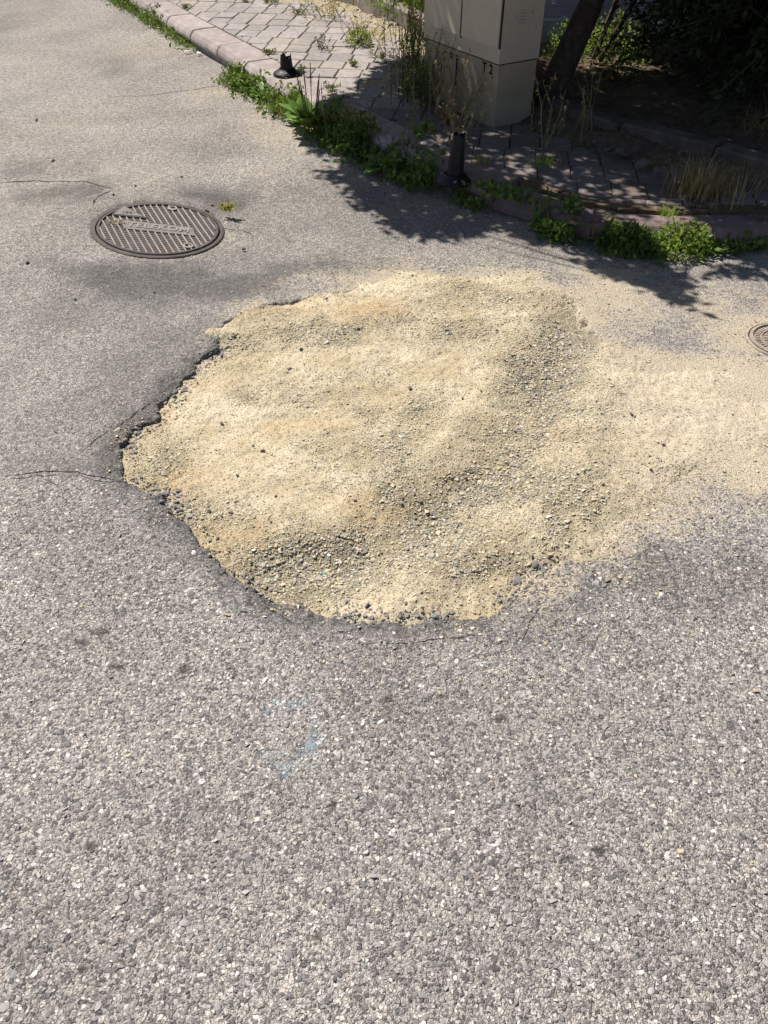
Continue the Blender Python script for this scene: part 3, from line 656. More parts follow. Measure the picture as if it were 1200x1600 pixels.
for i in range(-24, 26):
    for j in range(-14, 26):
        c0 = G0+PU*pw*i+PV*ph*j+PU*0.018*math.sin(j*1.7)
        if c0[1] > 9.6 or c0[1] < 3.4 or c0[0] > 3.2 or c0[0] < -3: continue
        g = 0.0035; hw, hh = pw/2-g, ph/2-g
        ww = [random.uniform(-.003, .003) for _ in range(8)]
        poly = [tuple(c0+PU*(sx*hw+ww[q])+PV*(sy*hh+ww[q+4])) for q, (sx, sy) in enumerate(((-1, -1), (1, -1), (1, 1), (-1, 1)))]
        d = np.hypot(KB[:, 0]-c0[0], KB[:, 1]-c0[1]); ok = True
        for k in range(len(KB)-1):
            a, b = KB[k], KB[k+1]; t = (b-a)/np.linalg.norm(b-a); u = np.dot(c0-a, t)
            if -0.12 <= u <= np.linalg.norm(b-a)+0.12:
                n = np.array([-t[1], t[0]])
                if abs(np.dot(c0-a, n)) < 0.25 or np.dot(c0-a, n) < 0: poly = clip(poly, a+n*0.006, n) if len(poly) >= 3 else []
        if len(poly) < 3 or area(poly) < 0.0025: continue
        if bool(inside(np.array([c0[0]]), np.array([c0[1]]), BEDPOLY)[0]): continue
        # behind the low wall
        bw = False
        for a, b in zip(WALL_L[:-1], WALL_L[1:]):
            t = np.array(b)-np.array(a); n = np.array([-t[1], t[0]]); u = np.dot(c0-np.array(a), t)/np.dot(t, t)
            if -0.05 <= u <= 1.05 and np.dot(c0-np.array(a), n) > -0.01: bw = True
        if c0[0] > .35 and c0[1] > 6.5: bw = True
        rel = c0-CN; 
        if 0.05 < np.dot(rel, E1) < .69 and 0.05 < np.dot(rel, E2) < .25: bw = True
        if bw: continue
        q = []                                                # drop points that fall together
        for p in poly:
            if not q or math.hypot(p[0]-q[-1][0], p[1]-q[-1][1]) > 0.004: q.append(p)
        if len(q) < 3: continue
        mm = MB(); mm.prism(q, ZP-.05, ZP+random.uniform(-.003, .003), .004, random.random(), (random.uniform(-.012, .012), random.uniform(-.012, .012)))
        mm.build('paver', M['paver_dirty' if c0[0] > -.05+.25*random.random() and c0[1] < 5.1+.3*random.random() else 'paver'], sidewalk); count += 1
print('pavers', count)

# sandy earth blown over the back of the pavement
def soil_h(x, y):
    d = np.minimum(seg_dist(x, y, WALL_L), seg_dist(x, y, [(.27, 6.95), (.3, 6.2), (.22, 5.6)])*1.1)
    return ZP+0.028*(1-sstep(0.0, 0.42, d))-0.012+(fbm(x, y, 6, 4, 81)-0.5)*0.055+(fbm(x, y, 40, 3, 83)-0.5)*0.012-0.03*sstep(0.45, 0.7, d)
dz_ = lambda x, y: np.zeros_like(x)
so = grid_mesh('soil', np.arange(-1.1, .55, .012), np.arange(5.4, 9.1, .015), soil_h, dict(grit=lambda x, y: 0.7+0*x, ochre=lambda x, y: 0.1+0*x, pale=lambda x, y: .6+0*x), M['sand'], cut=lambda X, Y, Z: (Z > ZP-0.006))
tag(so, 'pale sandy soil drifted over the pavers by the low wall', 'soil', kind='stuff')
x, y, r = scatter(9000, -1.1, .5, 5.4, 8.8, lambda x, y: np.clip(1-np.minimum(seg_dist(x, y, WALL_L), seg_dist(x, y, [(.27, 6.95), (.3, 6.2), (.22, 5.6)]))/.5, 0, 1)**2*.8, 15)
S = np.clip(np.exp(r.normal(-4.7, 0.5, len(x))), .004, .03)
m = MB(); m.add(*stones(np.column_stack([x, y, np.maximum(soil_h(x, y), ZP)+S*.2]), S, r.beta(2, 1.6, len(x)), rng=r))
tag(m.build('gravel', M['gravel']), 'crumbled stones along the foot of the low mauve wall', 'gravel', kind='stuff')

# ------------------------------------------------------------------ low edging walls
def edging(name, P, h, w, z0, label, ln, mat='wall'):
    e = empty(name, (P[0][0], P[0][1], z0), label, 'wall'); fp = interp_line(P, .02); LL = [0]
    for a, b in zip(fp[:-1], fp[1:]): LL.append(LL[-1]+math.hypot(b[0]-a[0], b[1]-a[1]))
    LL = np.array(LL); F = np.array(fp); s = 0
    while s < LL[-1]-.1:
        e2 = min(s+ln, LL[-1])
        a = np.array([np.interp(s+.004, LL, F[:, 0]), np.interp(s+.004, LL, F[:, 1])]); b = np.array([np.interp(e2-.004, LL, F[:, 0]), np.interp(e2-.004, LL, F[:, 1])])
        t = (b-a)/np.linalg.norm(b-a); n = np.array([-t[1], t[0]])
        poly = [tuple(a), tuple(b), tuple(b+n*w), tuple(a+n*w)]
        mm = MB(); mm.prism(poly, z0-.1, z0+h+random.uniform(-.008, .008), .012, random.random(), (random.uniform(-.02, .02), random.uniform(-.02, .02)))
        mm.build('block', M[mat], e); s += ln
    return e
edging('low_wall', WALL_L, .15, .13, ZP, 'low mauve concrete edging wall behind the sunny pavers', .62)
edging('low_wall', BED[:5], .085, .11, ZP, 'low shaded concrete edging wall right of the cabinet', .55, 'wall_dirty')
# planted ground behind the walls
def bed_h(x, y):
    return ZP+.05+(fbm(x, y, 2.2, 4, 85)-.5)*.10+(fbm(x, y, 14, 3, 86)-.5)*.04
mpoly = BEDPOLY
o = grid_mesh('planting_bed', np.arange(.8, 6, .03), np.arange(3.9, 10, .03), lambda x, y: np.where(inside(x, y, mpoly), bed_h(x, y), ZP-.08), {'rnd': lambda x, y: .5+0*x}, M['earth'], cut=lambda X, Y, Z: Z > ZP-.05)
tag(o, kind='structure')
BL = [(-.85, 9.15)]+[(a+.12, b+.06) for a, b in WALL_L[1:]]+[(1.0, 6.6), (1.0, 12), (-1, 12)]
o = grid_mesh('verge', np.arange(-1.2, 1.2, .03), np.arange(6.4, 12, .04), lambda x, y: np.where(inside(x, y, BL), bed_h(x, y)+.02, ZP-.08), {'rnd': lambda x, y: .5+0*x}, M['earth'], cut=lambda X, Y, Z: Z > ZP-.05)
tag(o, kind='structure')
# rubble and dirt banked in front of the right edging
def bank_h(x, y):
    d = seg_dist(x, y, BED); return ZP-.012+.05*(1-sstep(0, .34, d))+(fbm(x, y, 8, 4, 88)-.5)*.045
o = grid_mesh('soil', np.arange(.8, 3.2, .015), np.arange(3.5, 5.2, .015), bank_h, {'rnd': lambda x, y: .6+0*x}, M['earth'], cut=lambda X, Y, Z: (Z > ZP-.004) & ~inside(X, Y, BEDPOLY))
tag(o, 'brown earth banked against the shaded low wall', 'soil', kind='stuff')
for k, (px, py, s_) in enumerate([(975, 243, .09), (1000, 262, .07), (950, 238, .06), (1025, 270, .05), (990, 255, .05), (930, 225, .06), (1060, 245, .06)]):
    x, y = at(px, py, ZP+.02); rr = np.random.default_rng(300+k); mm = MB(); mm.add(*stones(np.array([[0, 0, s_*.2]]), np.array([s_]), np.array([.9]), (.35, .6), rr))
    o = mm.build('rubble_stone', M['wall_dirty']); o.location = (x, y, ZP+.02); tag(o, 'rubble lump lying in the shade before the low wall', 'rubble', 'rubble before the shaded wall')

# paved courtyard seen behind the trunk
court = MB(); court.prism([(1.2, 6.9), (3.4, 6.6), (3.6, 12), (1.2, 12)], 0, .252, rnd=.5); court = court.build('courtyard', M['slabjoint']); tag(court, kind='structure')
for i in range(12):
    for j in range(12):
        x0 = 1.22+i*.19; y0 = 7.0+j*.36
        if x0 > 3.2: continue
        mm = MB(); mm.prism([(x0, y0), (x0+.182, y0), (x0+.182, y0+.352), (x0, y0+.352)], .24, .258, .002, random.random()); mm.build('tile', M['slab'], court)

# ------------------------------------------------------------------ manhole covers
def cover_round(c, r, label, kind):
    e = empty('manhole_cover', (c[0], c[1], 0), label, 'manhole cover')
    m = MB(); m.lathe((c[0], c[1], 0), [(r, -.06), (r, .002), (r-.004, .005), (r-(.020 if kind == 1 else .008), .005), (r-(.022 if kind == 1 else .010), -.004), (r-(.025 if kind == 1 else .012), -.03)], 72); m.build('frame', M['iron'], e)
    m = MB(); ri = r-(.027 if kind == 1 else .0135); m.lathe((c[0], c[1], 0), [(ri, -.03), (ri, .006), (ri-.003, .009), (ri-.012, .009), (ri-.015, .001), (.0001, .001)], 72); lid = m.build('lid', M['iron'], e)
    return e, lid, ri
def in_poly(p, poly): return bool(inside(np.array([p[0]]), np.array([p[1]]), poly)[0])
def text_mesh(name, body, size, mat, parent, mtx, ext=0.001, spacing=1.0, weight=0.0):
    cu = bpy.data.curves.new(name, 'FONT'); cu.body = body; cu.size = size; cu.extrude = ext; cu.align_x = 'CENTER'; cu.align_y = 'CENTER'; cu.space_character = spacing; cu.offset = weight; cu.resolution_u = 3
    ob = bpy.data.objects.new('tmp', cu); COL.objects.link(ob); bpy.context.view_layer.update()
    me = bpy.data.meshes.new_from_object(ob.evaluated_get(bpy.context.evaluated_depsgraph_get())); bpy.data.objects.remove(ob); bpy.data.curves.remove(cu)
    me.transform(mtx); me.materials.clear(); me.materials.append(mat); me.name = name
    o = bpy.data.objects.new(name, me); COL.objects.link(o); o.parent = parent
    o.matrix_parent_inverse = Matrix.Translation(-Vector(parent.location)) if parent.type == 'EMPTY' else Matrix(); return o
e1, lid1, ri = cover_round(MH1, .312, 'large round iron manhole cover with slanted ribs in the road', 1)
cx, cy = MH1
TRI = [at(150+a/12, 310+b/12) for a, b in [(300, 440), (990, 435), (520, 240)]]
PL = [at(203, 351.5), at(212, 362), at(297, 362), at(288, 351.5)]; PL = [PL[0], PL[3], PL[2], PL[1]][::-1]
PL = [(cx-.155, cy-.045), (cx+.185, cy-.045), (cx+.155, cy+.045), (cx-.185, cy+.045)]
rd = np.array((.447, -.894)); rn = np.array((.894, .447)); rb = ri-.014
cross = MB()
for k in range(-9, 10):
    o_ = k*.0292; half = math.sqrt(max(rb*rb-o_*o_, 0))
    # cut the rib where the triangle and the name plate sit
    ts = np.linspace(-half, half, 160); on = [not (in_poly(np.array((cx, cy))+rn*o_+rd*t, TRI) or in_poly(np.array((cx, cy))+rn*o_+rd*t, PL)) for t in ts]
    st = None
    for i in range(161):
        v = on[i] if i < 160 else False
        if v and st is None: st = i
        if not v and st is not None:
            a, b = ts[st], ts[i-1]; st = None
            if b-a > .02:
                p = np.array((cx, cy))+rn*o_+rd*(a+b)/2; mm = MB()
                mm.box((p[0], p[1], .004), (b-a, .0062, .009), math.atan2(rd[1], rd[0]), bev=.002); mm.build('rib', M['iron_worn'], e1)
    o2 = o_+.0146
    for t in np.arange(-half, half, .021):
        p = np.array((cx, cy))+rn*o2+rd*t
        if np.hypot(*(p-np.array((cx, cy)))) < rb-.01 and not in_poly(p, TRI) and not in_poly(p, PL): cross.box((p[0], p[1], .0015), (.005, .020, .0026), math.atan2(rd[1], rd[0]))
o = cross.build('cross_rib', M['iron'], e1); o['kind'] = 'stuff'
def shrink(poly, k): c = np.mean(poly, 0); return [tuple(c+(np.array(p)-c)*k) for p in poly]
m = MB(); m.prism(TRI, 0, .010, .003, .3); tri = m.build('triangle_emblem', M['iron'], e1)
m = MB(); m.prism(shrink(TRI, .78), 0, .0118, .001, .6); m.build('emblem_face', M['plate'], tri)
tc = np.mean(TRI, 0); text_mesh('lettering', '124', .034, M['iron'], tri, Matrix.Translation((tc[0], tc[1]-.008, .0125)), .001)
m = MB(); m.prism(PL, 0, .007, .001, .6); pl = m.build('name_plate', M['plate'], e1)
text_mesh('lettering', 'TELEKOM', .066, M['iron_worn'], pl, Matrix.Translation((cx, cy, .0078)), .0022, 1.05, .001)
for (dx, dy) in ((.02, .24), (.17, -.16)):
    m = MB(); m.lathe((cx+dx, cy+dy, .0), [(.024, .001), (.024, .010), (.016, .011), (.014, .002), (.0001, .002)], 20); m.build('lifting_eye', M['iron_worn'], e1)
e1.rotation_euler = (0, math.atan(.11), 0)
e2_, lid2, ri2 = cover_round(MH2, .14, 'small round valve cover at the right edge, dusted over with sand', 2)
cx, cy = MH2
for o in [e2_]:
    for ch in o.children: ch.data.materials.clear(); ch.data.materials.append(M['dusty_iron'])
for k in range(44):
    a = 2*math.pi*k/44; mm = MB(); mm.box((cx+math.cos(a)*(ri2-.028), cy+math.sin(a)*(ri2-.028), .002), (.020, .007, .006), a, bev=.0015); mm.build('rim_rib', M['dusty_iron'], e2_)
m = MB(); m.lathe((cx, cy, 0), [(ri2-.041, .001), (ri2-.042, .006), (ri2-.046, .006), (ri2-.047, .001)], 48); m.build('ring', M['dusty_iron'], e2_)
for k in range(-3, 4):
    o_ = k*.02; half = math.sqrt(max((ri2-.052)**2-o_*o_, 0)); p = np.array((cx, cy))+np.array((.35, .94))*o_
    mm = MB(); mm.box((p[0], p[1], .002), (2*half, .007, .006), math.atan2(-.35, .94), bev=.0015); mm.build('rib', M['dusty_iron'], e2_)

# ------------------------------------------------------------------ telecom cabinet
yaw = math.atan2(E2[1], E2[0])
cabC = CN+E1*.37+E2*.14; W_, D_ = .74, .28                    # W_ along E1, D_ along E2
cab = empty('utility_cabinet', (cabC[0], cabC[1], ZP), 'beige street cabinet on a stained plinth marked T 2', 'cabinet')
m = MB(); m.box((cabC[0], cabC[1], (.06+.438)/2), (D_-.012, W_-.012, .378), yaw, .5); pli = m.build('plinth', M['plinth'], cab)
m = MB(); m.box((cabC[0], cabC[1], (.446+1.42)/2), (D_, W_, 1.42-.446), yaw, .8); body = m.build('body', M['cab'], cab)
m = MB(); m.box((cabC[0], cabC[1], .442), (D_-.03, W_-.03, .012), yaw, .5); m.build('gap', M['black'], cab)
m = MB(); m.box((cabC[0], cabC[1], 1.44), (D_+.05, W_+.05, .035), yaw, .9, .012); m.build('roof', M['cab'], cab)
fn = -E2                                                      # the front looks this way
def on_front(u, out): return CN+E1*u+fn*out                   # u metres from the near corner
for (u0, u1) in ((.012, .352), (.366, .728)):
    p = on_front((u0+u1)/2, .004); m = MB(); m.box((p[0], p[1], (.522+1.38)/2), (.012, u1-u0, 1.38-.522), yaw, .9); d = m.build('door', M['cab'], cab)
    p = on_front(u0+.05, .014); m = MB(); m.box((p[0], p[1], .98), (.02, .03, .12), yaw, .5, .004); m.build('handle', M['black'], d)
p = on_front(.359, .002); m = MB(); m.box((p[0], p[1], .94), (.006, .010, .86), yaw, .3); m.build('door_seam', M['black'], cab)
p = on_front(.003, .002); m = MB(); m.box((p[0], p[1], .95), (.006, .007, .86), yaw, .3); m.build('door_seam', M['black'], cab)
p = on_front(.45, -.004); m = MB(); m.box((p[0], p[1], .335), (.010, .115, .150), yaw, .5); h = m.build('hatch', M['plinth'], cab)
for (du, dz, sx, sz) in ((.0575, 0, .004, .154), (-.0575, 0, .004, .154), (0, .077, .119, .004)):
    p = on_front(.45+du, -.002); m = MB(); m.box((p[0], p[1], .335+dz), (.008, sx, sz), yaw, .5); m.build('hatch_seam', M['black'], h)
def face_mtx(p, z, right, normal):
    r = Vector((right[0], right[1], 0)).normalized(); n = Vector((normal[0], normal[1], 0)).normalized(); u = Vector((0, 0, 1))
    return Matrix(((r.x, u.x, n.x, p[0]), (r.y, u.y, n.y, p[1]), (r.z, u.z, n.z, z), (0, 0, 0, 1)))
text_mesh('lettering', 'T 2', .066, M['black'], pli, face_mtx(on_front(.105, -.0045), .405, -E1, fn), .0008, 1.1, .0015)
# worn sticker print on the side
sn = -E1
for k, (wd, z) in enumerate(((.040, .69), (.055, .675), (.050, .66), (.060, .645), (.03, .63))):
    p = CN+E2*.135+sn*.0006; m = MB(); m.box((p[0], p[1], z), (wd, .0014, .004), yaw, .5); m.build('print_line', M['faint'], body)
for (u, z) in ((.085, .66), (.20, .675), (.235, .60)):
    p = CN+E2*u+sn*.0006; m = MB(); m.box((p[0], p[1], z), (.007, .002, .011), yaw, .5); m.build('rivet', M['faint'], body)

# ------------------------------------------------------------------ broken plastic bollards
def bollard(loc, h, lean, label, jag):
    e = empty('bollard', loc, label, 'bollard'); x, y, z = loc
    m = MB(); m.lathe(loc, [(.094, 0), (.096, .008), (.090, .018), (.062, .030), (.052, .042)], 28); m.build('base', M['plastic'], e, True)
    n = 20; rows = 6; v = []; f = []
    for i in range(rows+1):
        k = i/rows; r = .044-.015*min(1, k*h/.24)
        for j in range(n):
            a = 2*math.pi*j/n; top = h*(1+(jag*(math.sin(a*3+1)+.6*math.sin(a*7)) if i == rows else 0))
            hh = .035+(top-.035)*k if i < rows else top
            v.append((x+r*math.cos(a)+lean[0]*hh, y+r*math.sin(a)+lean[1]*hh, z+hh))
    for i in range(rows):
        for j in range(n): f.append((i*n+j, i*n+(j+1) % n, (i+1)*n+(j+1) % n, (i+1)*n+j))
    N0 = len(v)                                              # the wall is thin: an inner skin
    for i in range(rows, -1, -1):
        for j in range(n):
            q = v[i*n+j]; c = (x+lean[0]*(q[2]-z), y+lean[1]*(q[2]-z)); v.append((c[0]+(q[0]-c[0])*.88, c[1]+(q[1]-c[1])*.88, q[2]))
    for i in range(rows):
        for j in range(n): f.append((N0+i*n+j, N0+i*n+(j+1) % n, N0+(i+1)*n+(j+1) % n, N0+(i+1)*n+j))
    for j in range(n): f.append((rows*n+j, rows*n+(j+1) % n, N0+(j+1) % n, N0+j))
    m = MB(); m.add(v, f, .5); m.build('tube', M['plastic'], e)
    for j in range(3):
        a = 2*math.pi*j/3+2.6; m = MB(); m.lathe((x+.074*math.cos(a), y+.074*math.sin(a), z+.022), [(.008, 0), (.008, .006), (.0001, .007)], 8); m.build('bolt', M['iron_worn'], e)
p = at(449, 117, ZP); bollard((p[0], p[1], ZP), .115, (-.02, .0), 'broken black plastic bollard stub with a jagged top on the sunny kerb', .10)
p = at(710, 279, ZP-.02); bollard((p[0], p[1], ZP-.035), .225, (.05, .03), 'taller black plastic bollard leaning in the shade beside the kerb weeds', .03)

# ------------------------------------------------------------------ plants
def rnd_dirs(r, n, up=0.3):
    d = r.normal(size=(n, 3)); d /= np.linalg.norm(d, axis=1, keepdims=True); d[:, 2] += up; return d
def weeds_strip(name, pts, width, n, hgt, label, mats=('weed',), seed=1, leafy=0.5, z=0.0, straw=.16):
    """mixed weeds and grass along a line"""
    r = np.random.default_rng(seed); P = np.array(interp_line(pts, .01)); k = r.integers(0, len(P), n)
    dens = vnoise(P[:, 0], P[:, 1], 4, seed)[k]; keep = r.random(n) < 0.26+1.0*sstep(.3, .7, dens); k = k[keep]; n = len(k)
    off = r.normal(size=(n, 2))*width/2; B = np.column_stack([P[k]+off, np.full(n, z)])
    hh = hgt*(0.25+1.15*vnoise(B[:, 0], B[:, 1], 9, seed+3)**1.3)*np.exp(-(np.hypot(off[:, 0], off[:, 1])/width)**2*.6)
    ng = int(n*(1-leafy)); m = MB()
    m.blades(B[:ng], hh[:ng]*(0.5+.7*r.random(ng)), .003+.004*r.random(ng), r.random(ng)*6.28, r.random(ng)*.9, r.random(ng))
    # leafy stems: leaves at several heights
    nl = n-ng; Cs = []; Ds = []; Ls = []
    for q in range(4):
        h = hh[ng:]*r.random(nl)**.7; C = B[ng:]+np.column_stack([r.normal(size=(nl, 2))*.018, h]); Cs.append(C); Ds.append(rnd_dirs(r, nl, .25)); Ls.append(.010+.040*r.random(nl)**2)
    C = np.concatenate(Cs); D = np.concatenate(Ds); Ln = np.concatenate(Ls); N = rnd_dirs(r, len(C), 1.2)
    m.leaves(C, D, N, Ln, Ln*(.4+.3*r.random(len(C))), r.random(len(C)), True)
    o = m.build(name, M[mats[0]]); tag(o, label, 'weeds', kind='stuff')
    ns = int(n*straw)
    if ns:
        m = MB(); q = r.integers(0, n, ns); m.blades(B[q], hh[q]*(.9+.5*r.random(ns)), .002+.002*r.random(ns), r.random(ns)*6.28, r.random(ns)*.7, r.random(ns))
        s_ = m.build(name, M['straw']); tag(s_, 'dry straw standing among the '+label.split(' ', 1)[1], 'dry grass', kind='stuff')
kpx = lambda L_: [at(*p) for p in L_]
weeds_strip('weeds', kpx([(168, -6), (205, 12), (240, 30), (262, 45)]), .12, 3600, .12, 'low green grass along the kerb at the far left', seed=11, leafy=.25)
weeds_strip('weeds', kpx([(262, 45), (285, 62), (303, 80)]), .09, 900, .07, 'sparse tuft row beneath the far kerb stones', seed=12, leafy=.4)
weeds_strip('weeds', kpx([(372, 128), (400, 142), (430, 160), (470, 185)]), .13, 4400, .15, 'bright green weeds along the kerb below the broken bollard', seed=13, leafy=.4)
weeds_strip('weeds', kpx([(500, 205), (540, 225), (590, 248), (640, 275), (672, 292)]), .14, 5200, .17, 'tall dark green weeds along the kerb left of the leaning bollard', seed=14, leafy=.38)
weeds_strip('weeds', kpx([(720, 318), (745, 330)]), .08, 380, .09, 'small weed tuft on the kerb below the leaning bollard', seed=15)
weeds_strip('weeds', [at(750, 285, ZP), at(790, 300, ZP), at(850, 312, ZP), at(905, 330, ZP)], .045, 480, .06, 'shaded weeds in the joint behind the kerb stones', seed=16, z=ZP-.02)
weeds_strip('weeds', kpx([(840, 352), (862, 372), (880, 380)]), .05, 420, .09, 'shaded weeds between two tilted kerb stones', seed=17)
weeds_strip('weeds', kpx([(950, 385), (985, 392), (1025, 394)]), .075, 1000, .11, 'dark shaded weeds clinging to the kerb at the corner', seed=18)
weeds_strip('weeds', kpx([(1090, 390), (1140, 388), (1215, 380)]), .07, 600, .07, 'dry and green weeds along the kerb at the right edge', seed=19, straw=.4)
weeds_strip('weeds', [(.05, 7.85), (.25, 7.5), (.45, 7.05)], .22, 2600, .28, 'lush green plants behind the low mauve wall', seed=20, z=ZP+.08)
weeds_strip('weeds', [(-.1, 8.6), (.3, 8.2), (.6, 7.6)], .35, 3200, .34, 'deep green growth further behind the low mauve wall', seed=21, z=ZP+.08)

def plant(name, loc, kind, n, h, spread, label, seed, mat, stem='stem', group=None, cat='plant'):
    r = np.random.default_rng(seed); e = empty(name, loc, label, cat, group); loc = np.array(loc)
    if kind == 'rosette':                                     # broad leaves from one crown, with seed spikes
        az = np.linspace(0, 6.28*2.6, n)+r.random(n)*.5; el = r.uniform(.25, 1.1, n)
        D = np.column_stack([np.cos(az)*np.cos(el), np.sin(az)*np.cos(el), np.sin(el)]); L_ = spread*(.7+.5*r.random(n))
        N = np.column_stack([-np.cos(az)*np.sin(el), -np.sin(az)*np.sin(el), np.cos(el)])
        m = MB(); m.leaves(np.repeat(loc[None], n, 0)+D*.01, D, N, L_, L_*(.42+.14*r.random(n)), r.random(n), False, .25, .28); m.build('leaves', M[mat], e, True)
        for k in range(int(h*30)):
            a = r.random()*6.28; q = loc+np.array((math.cos(a), math.sin(a), 0))*.03; t = q+np.array((math.cos(a)*.05, math.sin(a)*.05, h*(.6+.5*r.random())))
            m = MB(); m.tube([q, (q+t)/2+np.array((0, 0, .01)), t-(t-q)*.28, t], [.0022, .002, .004, .0025], 5); m.build('seed_spike', M['stem'], e)
    elif kind == 'tuft':
        m = MB(); B = np.repeat(loc[None], n, 0)+np.column_stack([r.normal(size=(n, 2))*spread*.25, np.zeros(n)])
        m.blades(B, h*(.4+.7*r.random(n)), .002+.003*r.random(n), r.random(n)*6.28, .2+r.random(n)*.9, r.random(n)); m.build('blades', M[mat], e)
    elif kind == 'stalks':                                    # tall thin stalks with few leaves
        m = MB(); mst = MB()
        for k in range(n):
            a = r.random()*6.28; q = loc+np.array((r.normal()*spread*.35, r.normal()*spread*.35, 0)); t = q+np.array((math.cos(a)*spread*.5, math.sin(a)*spread*.5, h*(.5+.55*r.random())))
            mid = (q+t)/2+np.array((r.normal()*.02, r.normal()*.02, h*.06)); mst.tube([q, mid, t], [.0022, .0018, .0009], 5, r.random(), False)
            nl = int(4+h*26); tt = r.random(nl)[:, None]; C = np.where(tt < .5, q+(mid-q)*tt*2, mid+(t-mid)*(tt*2-1)); Ln = .010+.022*r.random(nl)
            m.leaves(C, rnd_dirs(r, nl, .2), rnd_dirs(r, nl, 1), Ln, Ln*.45, r.random(nl), True)
        mst.build('stems', M[stem], e)['kind'] = 'stuff'; m.build('leaves', M[mat], e)
    elif kind == 'bush':                                      # small-leaved mound
        u = r.normal(size=(n, 3)); u /= np.linalg.norm(u, axis=1, keepdims=True); u[:, 2] = np.abs(u[:, 2]); rad = (.35+.7*r.random(n)**.5)*(.75+.5*fbm(u[:, 0]*2+seed, u[:, 1]*2, 1.5, 3, seed))
        C = loc+u*rad[:, None]*np.array((spread, spread, h)); Ln = .010+.018*r.random(n)
        m = MB(); m.leaves(C, u+r.normal(size=(n, 3))*.7, rnd_dirs(r, n, 1), Ln, Ln*.6, r.random(n), True); m.build('leaves', M[mat], e)
        m = MB()
        for k in range(14):
            a = r.random()*6.28; b = r.random(); t = loc+np.array((math.cos(a)*spread*b, math.sin(a)*spread*b, h*(1-.5*b))); m.tube([loc, (loc+t)/2, t], [.003, .0022, .001], 5, r.random(), False)
        m.build('stems', M['stem'], e)
    elif kind == 'mat':                                       # flat creeping weed
        m = MB(); mst = MB()
        for k in range(max(5, n//25)):
            a = r.random()*6.28; L_ = spread*(.5+.6*r.random()); t = loc+np.array((math.cos(a)*L_, math.sin(a)*L_, .008+h*r.random()))
            mst.tube([loc+np.array((0, 0, .004)), (loc+t)/2+np.array((0, 0, h*.4)), t], [.0018, .0015, .0008], 4, r.random(), False)
            nl = 25; tt = r.random(nl)[:, None]; C = loc+(t-loc)*tt+np.column_stack([r.normal(size=(nl, 2))*.008, .006+h*.5*r.random(nl)]); Ln = .010+.014*r.random(nl)
            m.leaves(C, rnd_dirs(r, nl, .3), rnd_dirs(r, nl, 1.3), Ln, Ln*.5, r.random(nl), True)
        mst.build('stems', M[stem], e)['kind'] = 'stuff'; m.build('leaves', M[mat], e)
    return e
def P3(px, py, z=ZP): x, y = at(px, py, z); return (x, y, z)
plant('plantain', P3(487, 198, .05), 'rosette', 24, .30, .19, 'broad-leaved plantain with tall brown seed spikes at the kerb', 31, 'broad')
plant('plantain', P3(468, 190, .02), 'rosette', 12, .0, .11, 'smaller broad-leaved plant left of the spiked plantain', 32, 'broad')
plant('dock_plant', P3(520, 222, .01), 'rosette', 9, .0, .13, 'pale broad leaves lying toward the road below the plantain', 33, 'broad')
plant('dock_plant', P3(545, 238, .01), 'rosette', 9, .0, .10, 'broad-leaved weed at the road edge beside the tall weeds', 34, 'broad')
plant('dock_plant', P3(405, 152, .02), 'rosette', 10, .0, .09, 'broad-leaved weed in the kerb grass nearest the far kerb stones', 330, 'broad')
plant('dock_plant', P3(600, 262, .03), 'rosette', 11, .12, .12, 'broad-leaved weed at the foot of the tall shaded weeds', 331, 'broad')
plant('thistle', P3(560, 225, .02), 'stalks', 14, .30, .20, 'tall thin seed stalks rising from the tall kerb weeds', 332, 'grey_leaf', 'straw')
plant('thistle', P3(625, 255, .02), 'stalks', 12, .26, .18, 'thin leafy stalks among the darkest kerb weeds', 333, 'weed')
plant('dry_stalks', P3(716, 222), 'stalks', 18, .26, .16, 'dry brown stalks sprouting behind the leaning bollard', 334, 'straw', 'straw')
plant('thistle', P3(440, 160, .01), 'stalks', 9, .14, .14, 'leafy upright weed amid the kerb grass under the bollard stub', 35, 'weed')
plant('creeping_weed', P3(530, 163), 'mat', 160, .03, .11, 'dense low weed on the pavers behind the plantain', 36, 'weed')
plant('creeping_weed', P3(520, 140), 'mat', 130, .02, .10, 'yellowish flat weed on the pavers above the plantain', 37, 'grey_leaf')
plant('weed_tuft', P3(505, 76), 'stalks', 12, .10, .09, 'grey-green upright tuft in the middle of the pavers', 38, 'grey_leaf')
plant('creeping_weed', P3(421, 84), 'mat', 60, .01, .055, 'tiny flat weed on the kerb left of the bollard stub', 39, 'grey_leaf')
plant('creeping_weed', P3(470, 112), 'mat', 50, .012, .05, 'tiny flat weed right of the bollard stub', 40, 'grey_leaf')
plant('creeping_weed', P3(551, 103), 'mat', 50, .02, .04, 'tiny weed with one tall thin stalk on the pavers', 41, 'grey_leaf')
plant('creeping_weed', P3(596, 92), 'mat', 190, .03, .13, 'grey-green sprawling weed on sandy pavers left of the cabinet', 42, 'grey_leaf')
plant('weed_tuft', P3(572, 66, ZP+.01), 'stalks', 34, .17, .20, 'large yellow-green weed clump before the low wall', 43, 'yellow', 'straw')
plant('weed_tuft', P3(560, 68, ZP+.01), 'bush', 320, .10, .10, 'bushy green base of growth at the sandy pavers edge', 44, 'bright')
plant('weed_tuft', P3(510, 26, ZP+.01), 'stalks', 22, .16, .22, 'pale weeds in front of the far end of the low wall', 45, 'yellow', 'straw')
plant('weed_tuft', P3(465, 22), 'mat', 200, .04, .16, 'olive weeds at the far back of the pavers', 46, 'grey_leaf')
plant('creeping_weed', P3(430, 6), 'mat', 160, .04, .12, 'olive green weed patch at the top edge of the pavers', 47, 'grey_leaf')
